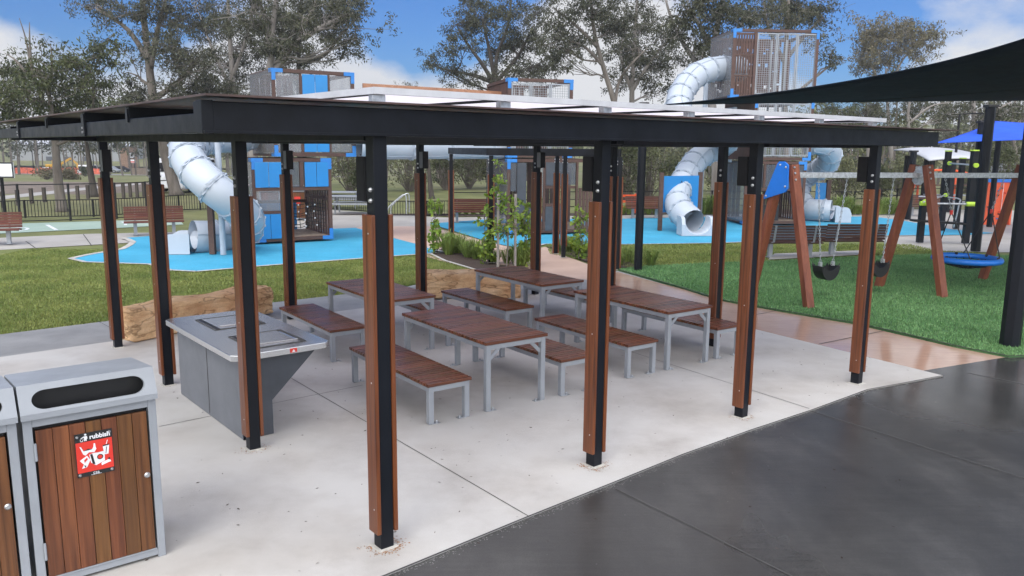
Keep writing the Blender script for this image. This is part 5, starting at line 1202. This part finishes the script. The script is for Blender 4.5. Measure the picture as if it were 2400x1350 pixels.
mesh_fence('orange safety mesh fence along the roadworks at the left',D(36,411,158),D(240,411,158),1.3,'plastic_orange','safety_fence','roadwork barriers')
mesh_fence('pale temporary fence around the roadworks, right of the parked off road car',D(308,413,150),D(348,413,150),1.5,'deck','site_fence','roadwork barriers')
def car(label,px,pb,d,rz,col,L=4.5,Wd=1.8,hh=1.5,van=False):
    p=D(px,pb,d); t=thing('parked_car',label,'car',(p.x,p.y,TZ(p.y)),rz,'cars parked beyond the park')
    lo=.5*hh; P=[(-L/2,.25),(-L/2,lo),(-L*.44,lo+.08),(-L*.40 if van else -L*.28,hh),(L*.26 if van else L*.14,hh),(L*.33,lo+.12),(L/2,lo*.92),(L/2,.25)]
    Mx=Matrix.Rotation(PI/2,4,'X'); part(MB().prism(P,-Wd/2,Wd/2,Mx),'body',col,t,.08)
    Q=[(-L*.38 if van else -L*.25,hh-.10),(L*.24 if van else L*.12,hh-.10),(L*.28,lo+.16),(-L*.41 if van else -L*.36,lo+.16)]
    part(MB().prism(Q,-Wd/2-.01,Wd/2+.01,Mx),'side_windows','boxblack',t); part(MB().box((-L*.43,0,hh*.74),(.12,Wd*.8,hh*.26)),'rear_window','boxblack',t)
    for x in (-L*.3,L*.3):
        for y in (-Wd/2+.05,Wd/2-.05):
            w_=part(MB().tube([(x,y-.1,.33),(x,y+.1,.33)],.33,14),'wheel','black',t); part(MB().tube([(x,y-.112,.33),(x,y+.112,.33)],.19,10),'rim','galv',w_)
    return t,lo
c_,lo=car('white off road car with a spare wheel on its back door, by the roadworks',209,412,160,R(80),'white',4.4,1.85,1.85,True); part(MB().tube([(-2.2,0,1.0),(-2.42,0,1.0)],.38,14),'spare_wheel','black',c_)
car('white sedan parked in front of the yellow digger',114,413,160,R(5),'white',4.5,1.8,1.3); car('silver van parked behind the fence, left of the spiral slide',452,492,50,R(80),'white',4.8,1.9,2.0,True)
car('pale car parked behind the clad left shelter post',258,409,170,R(0),'silver',4.4,1.8,1.35); car('dark car beside the temporary fence',282,407,175,R(10),'boxblack',4.3,1.8,1.3)
# shed, houses, shelters
def shed(label,px0,px1,pb,d,h,roofh,wall,roof,dep=14.,name='shed'):
    a=D(px0,pb,d); b=D(px1,pb,d); w_=b.x-a.x; t=thing(name,label,'building',(a.x,d,a.z),0,'buildings beyond the park')
    part(MB().span((0,0,-4),(w_,dep,h+0.)),'wall',wall,t); part(MB().prism([(-.5,h),(dep/2,h+roofh),(dep+.5,h),(dep+.5,h-.15),(dep/2,h+roofh-.15),(-.5,h-.15)],-.5,w_+.5,Matrix(((0,0,1,0),(1,0,0,0),(0,1,0,.16),(0,0,0,1)))),'roof',roof,t)
    return t,w_
MT['shedgrey']=mat('grey_cladding',(.26,.27,.28),.6,var=.1,stretch=(6,6,.2)); MT['roofpale']=mat('pale_steel_roof',(.46,.47,.50),.5,var=.08,scale=.6); MT['brick']=mat('brown_brick',(.30,.19,.13),.85,var=.2,scale=3)
s_,w_=shed('long grey shed with a pale roof across the left background',30,295,386,215,5.2,2.2,'shedgrey','roofpale')
for k in range(4): part(MB().span((w_*(.3+.16*k),-.05,.0),(w_*(.3+.16*k)+1.8,-.01,2.2)),'door','darkpanel',s_)
s_,w_=shed('tan brick gatehouse at the right end of the grey shed',284,300,392,190,4.6,.6,'brick','roofpale',5.)
shed('pale roofed hall behind the grey shed',150,270,372,290,8,3,'shedgrey','roofpale',20.)
for k,(a,b,pb,d,ww) in enumerate(((2060,2120,398,150,'brick'),(2130,2195,396,160,'shedgrey'),(2290,2345,392,165,'brick'),(2350,2420,394,150,'shedgrey'),(1985,2035,392,170,'brick'))):
    s_,w_=shed(('brown house glimpsed above the swing beam','grey house behind the curved roof shelter','brown house behind the blue sail','grey house at the far right edge','small brown house left of the curved roof shelter')[k],a,b,pb,d,3.2,1.4,ww,'roofpale',9.,'house')
    for q in range(3): part(MB().span((w_*(.15+.28*q),-.04,1.),(w_*(.15+.28*q)+1.1,-.01,2.2)),'window','darkpanel',s_)
def sgn(label,px,pt,pb,pg_,d,wpx,col,cat='sign',txt=None):
    p=D(px,pg_,d); a=D(px,pt,d).z; b=D(px,pb,d).z; w_=wpx/F*d/2; t=thing('road_sign',label,cat,(p.x,p.y,0),0,'signs by the far road')
    f=part(MB().span((-w_,-.04,b),(w_,.0,a)),'face','boxblack' if col=='dark' else col,t); 
    part(MB().tube([(-w_*.5,.03,TZ(p.y)),(-w_*.5,.03,a)],.04,6).tube([(w_*.5,.03,TZ(p.y)),(w_*.5,.03,a)],.04,6),'posts','boxblack',t)
    return t,f,w_,a,b
s_,f_,w_,a_,b_=sgn('dark shop sign with a white oval emblem on posts by the far road',311,357,371,394,165,15,'dark')
m=MB()
for (rx,rz_,k) in ((.92,.42,0),(.55,.22,1)):
    c=(a_+b_)/2; o_=[(w_*rx*cos(2*PI*i/18),c+(a_-b_)*rz_*sin(2*PI*i/18)) for i in range(18)]; q=ring(o_,.80)
    for i in range(18): j=(i+1)%18; m.prism([o_[i],o_[j],q[j],q[i]],-.06,-.045,Matrix(((1,0,0,0),(0,0,1,0),(0,1,0,0),(0,0,0,1))))
part(m,'emblem','white',f_)
s_,f_,w_,a_,b_=sgn('white sign with red print beneath the oval shop sign',312,374,382,394,164,15,'white'); part(MB().span((-w_*.8,-.06,b_+.1),(w_*.8,-.045,(a_+b_)/2)),'red_print','red',f_)
# far picnic tables and handrail
def steel_table(label,px,pb,rz):
    p=G(px,pb); t=thing('steel_picnic_table',label,'picnic table',(p[0],p[1],0),rz,'far steel picnic settings')
    part(MB().box((0,0,.72),(1.9,.75,.05)),'tabletop','silver',t)
    for y in (-.68,.68): part(MB().box((0,y,.43),(1.9,.32,.05)),'bench_seat','silver',t)
    for x in (-.7,.7): part(MB().bar((x,-.55,.01),(x,-.55,.42),.06,.06).bar((x,.55,.01),(x,.55,.42),.06,.06).bar((x,-.7,.38),(x,.7,.38),.06,.06,(0,0,1)).bar((x,0,.4),(x,0,.7),.08,.08),'leg','silver',t)
steel_table('pale steel picnic table just right of the blue tower, nearer one',830,500,R(3)); steel_table('pale steel picnic table just right of the blue tower, farther one',800,487,R(3))
p=G(940,507); t=thing('handrail','galvanised handrail sloping up to a rounded top beside the plaza','handrail',(p[0],p[1],0)); 
for y in (0,.9): part(MB().tube(spline([(-.55,y,.0),(-.5,y,.35),(-.1,y,.72),(.10,y,.86),(.22,y,.78),(.22,y,.1)],5),.025,8),'rail','galv',t)
p=G(1472,499); t=thing('road_barrier','orange plastic barrier behind the strappy tufts, left of the black post','barrier',(p[0],p[1],0))
for z in (.25,.5,.75): part(MB().box((0,0,z),(.9,.05,.10)),'rail','orange',t)
for x in (-.35,.3): part(MB().box((x,0,.42),(.06,.3,.84)),'leg','orange',t)
# exercise station
ex=thing('exercise_station','black posted exercise bars with lime green clamps and a sit up board','exercise bars',(0,0,0))
EP={'a':((2155,568),470),'b':((2205,540),355),'c':((2262,570),354),'d':((2240,536),372)}
EX={}
for k,(b,tp) in EP.items():
    x,y=G(*b); lo_,hi=0.,6.
    for _ in range(40):
        z=(lo_+hi)/2; dz=z-H; c,s=cos(PIT),sin(PIT); py=675-F*((dz*c+y*s)/(y*c-dz*s))
        if py-ROLL*0>tp+ (x/y)*F*ROLL*1.0: lo_=z
        else: hi=z
    EX[k]=(x,y,z); part(MB().span((x-.085,y-.085,0),(x+.085,y+.085,z)),'post','charcoal',ex,.01); part(MB().span((x-.09,y-.09,z+.001),(x+.09,y+.09,z+.04)),'post_cap','lime' if k!='a' else 'charcoal',ex)
def exbar(k1,k2,z,over=.0):
    a=Vector((EX[k1][0],EX[k1][1]-.11,z)); b=Vector((EX[k2][0],EX[k2][1]-.11,z)); d=(b-a).normalized(); br=part(MB().tube([a-d*over,b+d*.1],.028,8),'bar','galv',ex)
    for q in (a,b): part(MB().tube([q-d*.14,q+d*.16],.07,10),'clamp','lime',br)
exbar('b','c',EX['c'][2]-.42); exbar('a','c',EX['a'][2]-.08); exbar('a','b',EX['a'][2]-.02,.3)
part(MB().bar((EX['a'][0]-.3,EX['a'][1],.68),(EX['c'][0]-.1,EX['c'][1]-.02,.60),.36,.06),'sit_up_board','boxblack',ex)
part(MB().tube(spline([(EX['b'][0]+.5,EX['b'][1]+.1,.1),(EX['b'][0]+.55,EX['b'][1],.9),(EX['b'][0]+.45,EX['b'][1],1.15),(EX['b'][0]-.9,EX['b'][1],1.2)],4),.025,7),'hoop_rail','galv',ex)
# climbing wall
p=G(2305,527); cw=thing('climbing_wall','orange climbing wall with coloured holds and a blue top beam','climbing wall',(p[0],p[1],0),R(6))
wl=part(MB().prism([(0,0),(.95,0),(.95,1.62),(0.02,1.62)],0,.08,Matrix(((1,0,0,0),(0,0,1,0),(0,1,0,0),(0,0,0,1)))),'wall_panel','orange',cw,.01)
part(MB().span((1.0,-.05,0),(1.08,.8,1.7)),'side_panel','orange',cw); part(MB().span((-.1,-.02,1.63),(1.9,.10,1.75)),'top_beam','swingblue',cw); part(MB().span((1.55,-.3,0),(1.66,-.19,1.75)),'post','orange',cw)
rd=random.Random(3)
for k in range(16): part(MB().ball((rd.uniform(.08,.88),-.015,.15+k*.09),.045,6,4,.7),'climbing_hold',('red','bluebrk','brown','boxblack')[k%4],wl)
part(MB().tube([(.62,-.05,.15),(.62,-.05,1.6)],.010,5).tube([(.30,-.05,.15),(.30,-.05,1.6)],.008,5),'rope','white',cw)
op=G(2200,478); t=thing('play_climber','orange framed play equipment glimpsed behind the exercise bars','play equipment',(op[0],op[1],0))
part(MB().tube(spline([(-1.6,0,0),(-1.2,0,1.5),(0,0,1.8),(1.6,0,1.5),(2.0,0,0)],5),.06,7),'arch','orange',t); part(MB().tube([(-.9,.6,0),(-.9,.6,1.6)],.06,7).tube([(1.1,.6,0),(1.1,.6,1.6)],.06,7),'posts','orange',t); part(MB().bar((-1.4,.3,1.0),(1.7,.3,1.0),.5,.06),'platform','brown',t)
# curved roof shelter
c0=D(2140,346,38.5); c1=D(2284,350,38.5); t=thing('curved_roof_shelter','far picnic shelter with a curved pale metal roof, right of the swings','shelter',(c0.x,38.5,0),0)
w_=c1.x-c0.x; zt=D(2200,348,38.5).z; zb=D(2280,369,38.5).z
P=[]
for i in range(9):
    s=i/8; P.append([(w_*(.02+.96*j/10)+ (s-.5)*.0,-1.5+3.6*s, zb+(zt-zb)*1.15*sin(PI/2*min(1,s*1.25))-.5*(abs(j/10-.5)**2)) for j in range(11)])
rf=part(MB().grid(P),'roof','roofpale',t,smooth=True); s_=rf.modifiers.new('solid','SOLIDIFY'); s_.thickness=.06
for x in (.5,w_*.5,w_-.5):
    for y in (-.9,1.5): part(MB().span((x-.09,y-.09,0),(x+.09,y+.09,zb+ .05)),'post','charcoal',t)
part(MB().span((.2,-1.0,zb-.12),(w_-.2,-.85,zb)),'beam','charcoal',t)
steel_table('pale steel picnic table under the far curved roof shelter',2215,492,R(0))
# rust and silt marks on the slab, leaf litter
MT['rust']=mat('rust_stain',(.30,.14,.055),.85,var=.3,scale=30); MT['silt']=mat('wet_silt',(.36,.27,.18),.8,var=.25,scale=12)
g=np.random.default_rng(12)
def litter(n,poly,box,m,ln,z,name,seed):
    g=np.random.default_rng(seed); x=g.uniform(box[0],box[1],n*4); y=g.uniform(box[2],box[3],n*4); k=inpoly(x,y,poly); x=x[k][:n]; y=y[k][:n]; n=len(x); a=g.uniform(0,2*PI,n); l=ln*g.uniform(.3,1.4,n); w_=l*g.uniform(.2,.5,n)
    V=np.zeros((n,4,3)); c,s=np.cos(a),np.sin(a)
    for j,(p,q) in enumerate(((-1,0),(0,-1),(1,0),(0,1))): V[:,j]=np.c_[x+c*l*p*.5-s*w_*q*.5,y+s*l*p*.5+c*w_*q*.5,np.full(n,z)+g.uniform(0,.004,n)]
    struct(np_mesh(name,V,4,MT[m]),'stuff')
litter(420,SLAB,(-4,5.4,4.4,15),'mulch',.028,.003,'leaf_litter',1)
litter(260,[(-4,2),(-2,4.2),(1.5,7.5),(5.2,9.5),(9,10),(9,2)],(-3,9,3.5,10),'mulch',.026,-.007,'leaf_litter',2)
# chalky splash specks along the join
pts=[(-2.0,3.86),(-.82,4.84),(.14,5.72),(.86,6.36),(1.58,7.01),(2.4,7.68),(3.22,8.31),(4.18,9.10),(5.4,9.73)]
V=[]
for i in range(1500):
    k=g.integers(0,len(pts)-1); s=g.uniform(); a=Vector(pts[k]); b=Vector(pts[k+1]); d=(b-a).normalized(); n=Vector((d.y,-d.x)); p=a.lerp(b,s)+n*(abs(g.normal(0,.03 if i<1460 else .5))+.012); l=g.uniform(.005,.014); an=g.uniform(0,PI)
    c,s2=cos(an),sin(an)
    for px_,py_ in ((-1,-.5),(1,-.5),(1,.5),(-1,.5)): V.append((p.x+(c*px_-s2*py_)*l*.5,p.y+(s2*px_+c*py_)*l*.5,-.0075+.001*(i%3)))
struct(np_mesh('dry_specks',np.array(V),4,MT['greypath']),'stuff')

V=[]; gr=np.random.default_rng(77)
for (u,v,sc2) in ((0,0,1.),(2.204,.14,.9),(4.353,.12,.4),(0,2.36,.3)):
    for k in range(int(260*sc2)):
        side=gr.integers(0,4); s0=gr.uniform(-.09,.09); o=.075+abs(gr.normal(0,.035)); du,dv=((s0,-o),(s0,o),(-o,s0),(o,s0))[side]
        if side in (1,) or gr.uniform()>(1.,.3,.9,.8)[side]: continue
        uu,vv=u+du,v+dv; x=AX+cos(YAW)*uu-sin(YAW)*vv; y=AY+sin(YAW)*uu+cos(YAW)*vv; l=gr.uniform(.005,.015); an=gr.uniform(0,PI); c,s2=cos(an),sin(an)
        for a,b in ((-1,-.6),(1,-.5),(.8,.6),(-.9,.5)): V.append((x+(c*a-s2*b)*l*.5,y+(s2*a+c*b)*l*.5,.0015+.0001*(k%9)))
struct(np_mesh('rust_flecks',np.array(V),4,MT['rust']),'stuff')

hz=bpy.data.materials.new('rain_haze'); t=nt(hz); pv=N(t,'ShaderNodeVolumePrincipled'); pv.inputs['Color'].default_value=(.86,.89,.93,1); pv.inputs['Density'].default_value=.0007; pv.inputs['Anisotropy'].default_value=.2
o_=N(t,'ShaderNodeOutputMaterial'); t.links.new(pv.outputs[0],o_.inputs['Volume'])
struct(MB().span((-330,-60,-5),(330,420,31)).build('haze',hz),'stuff')
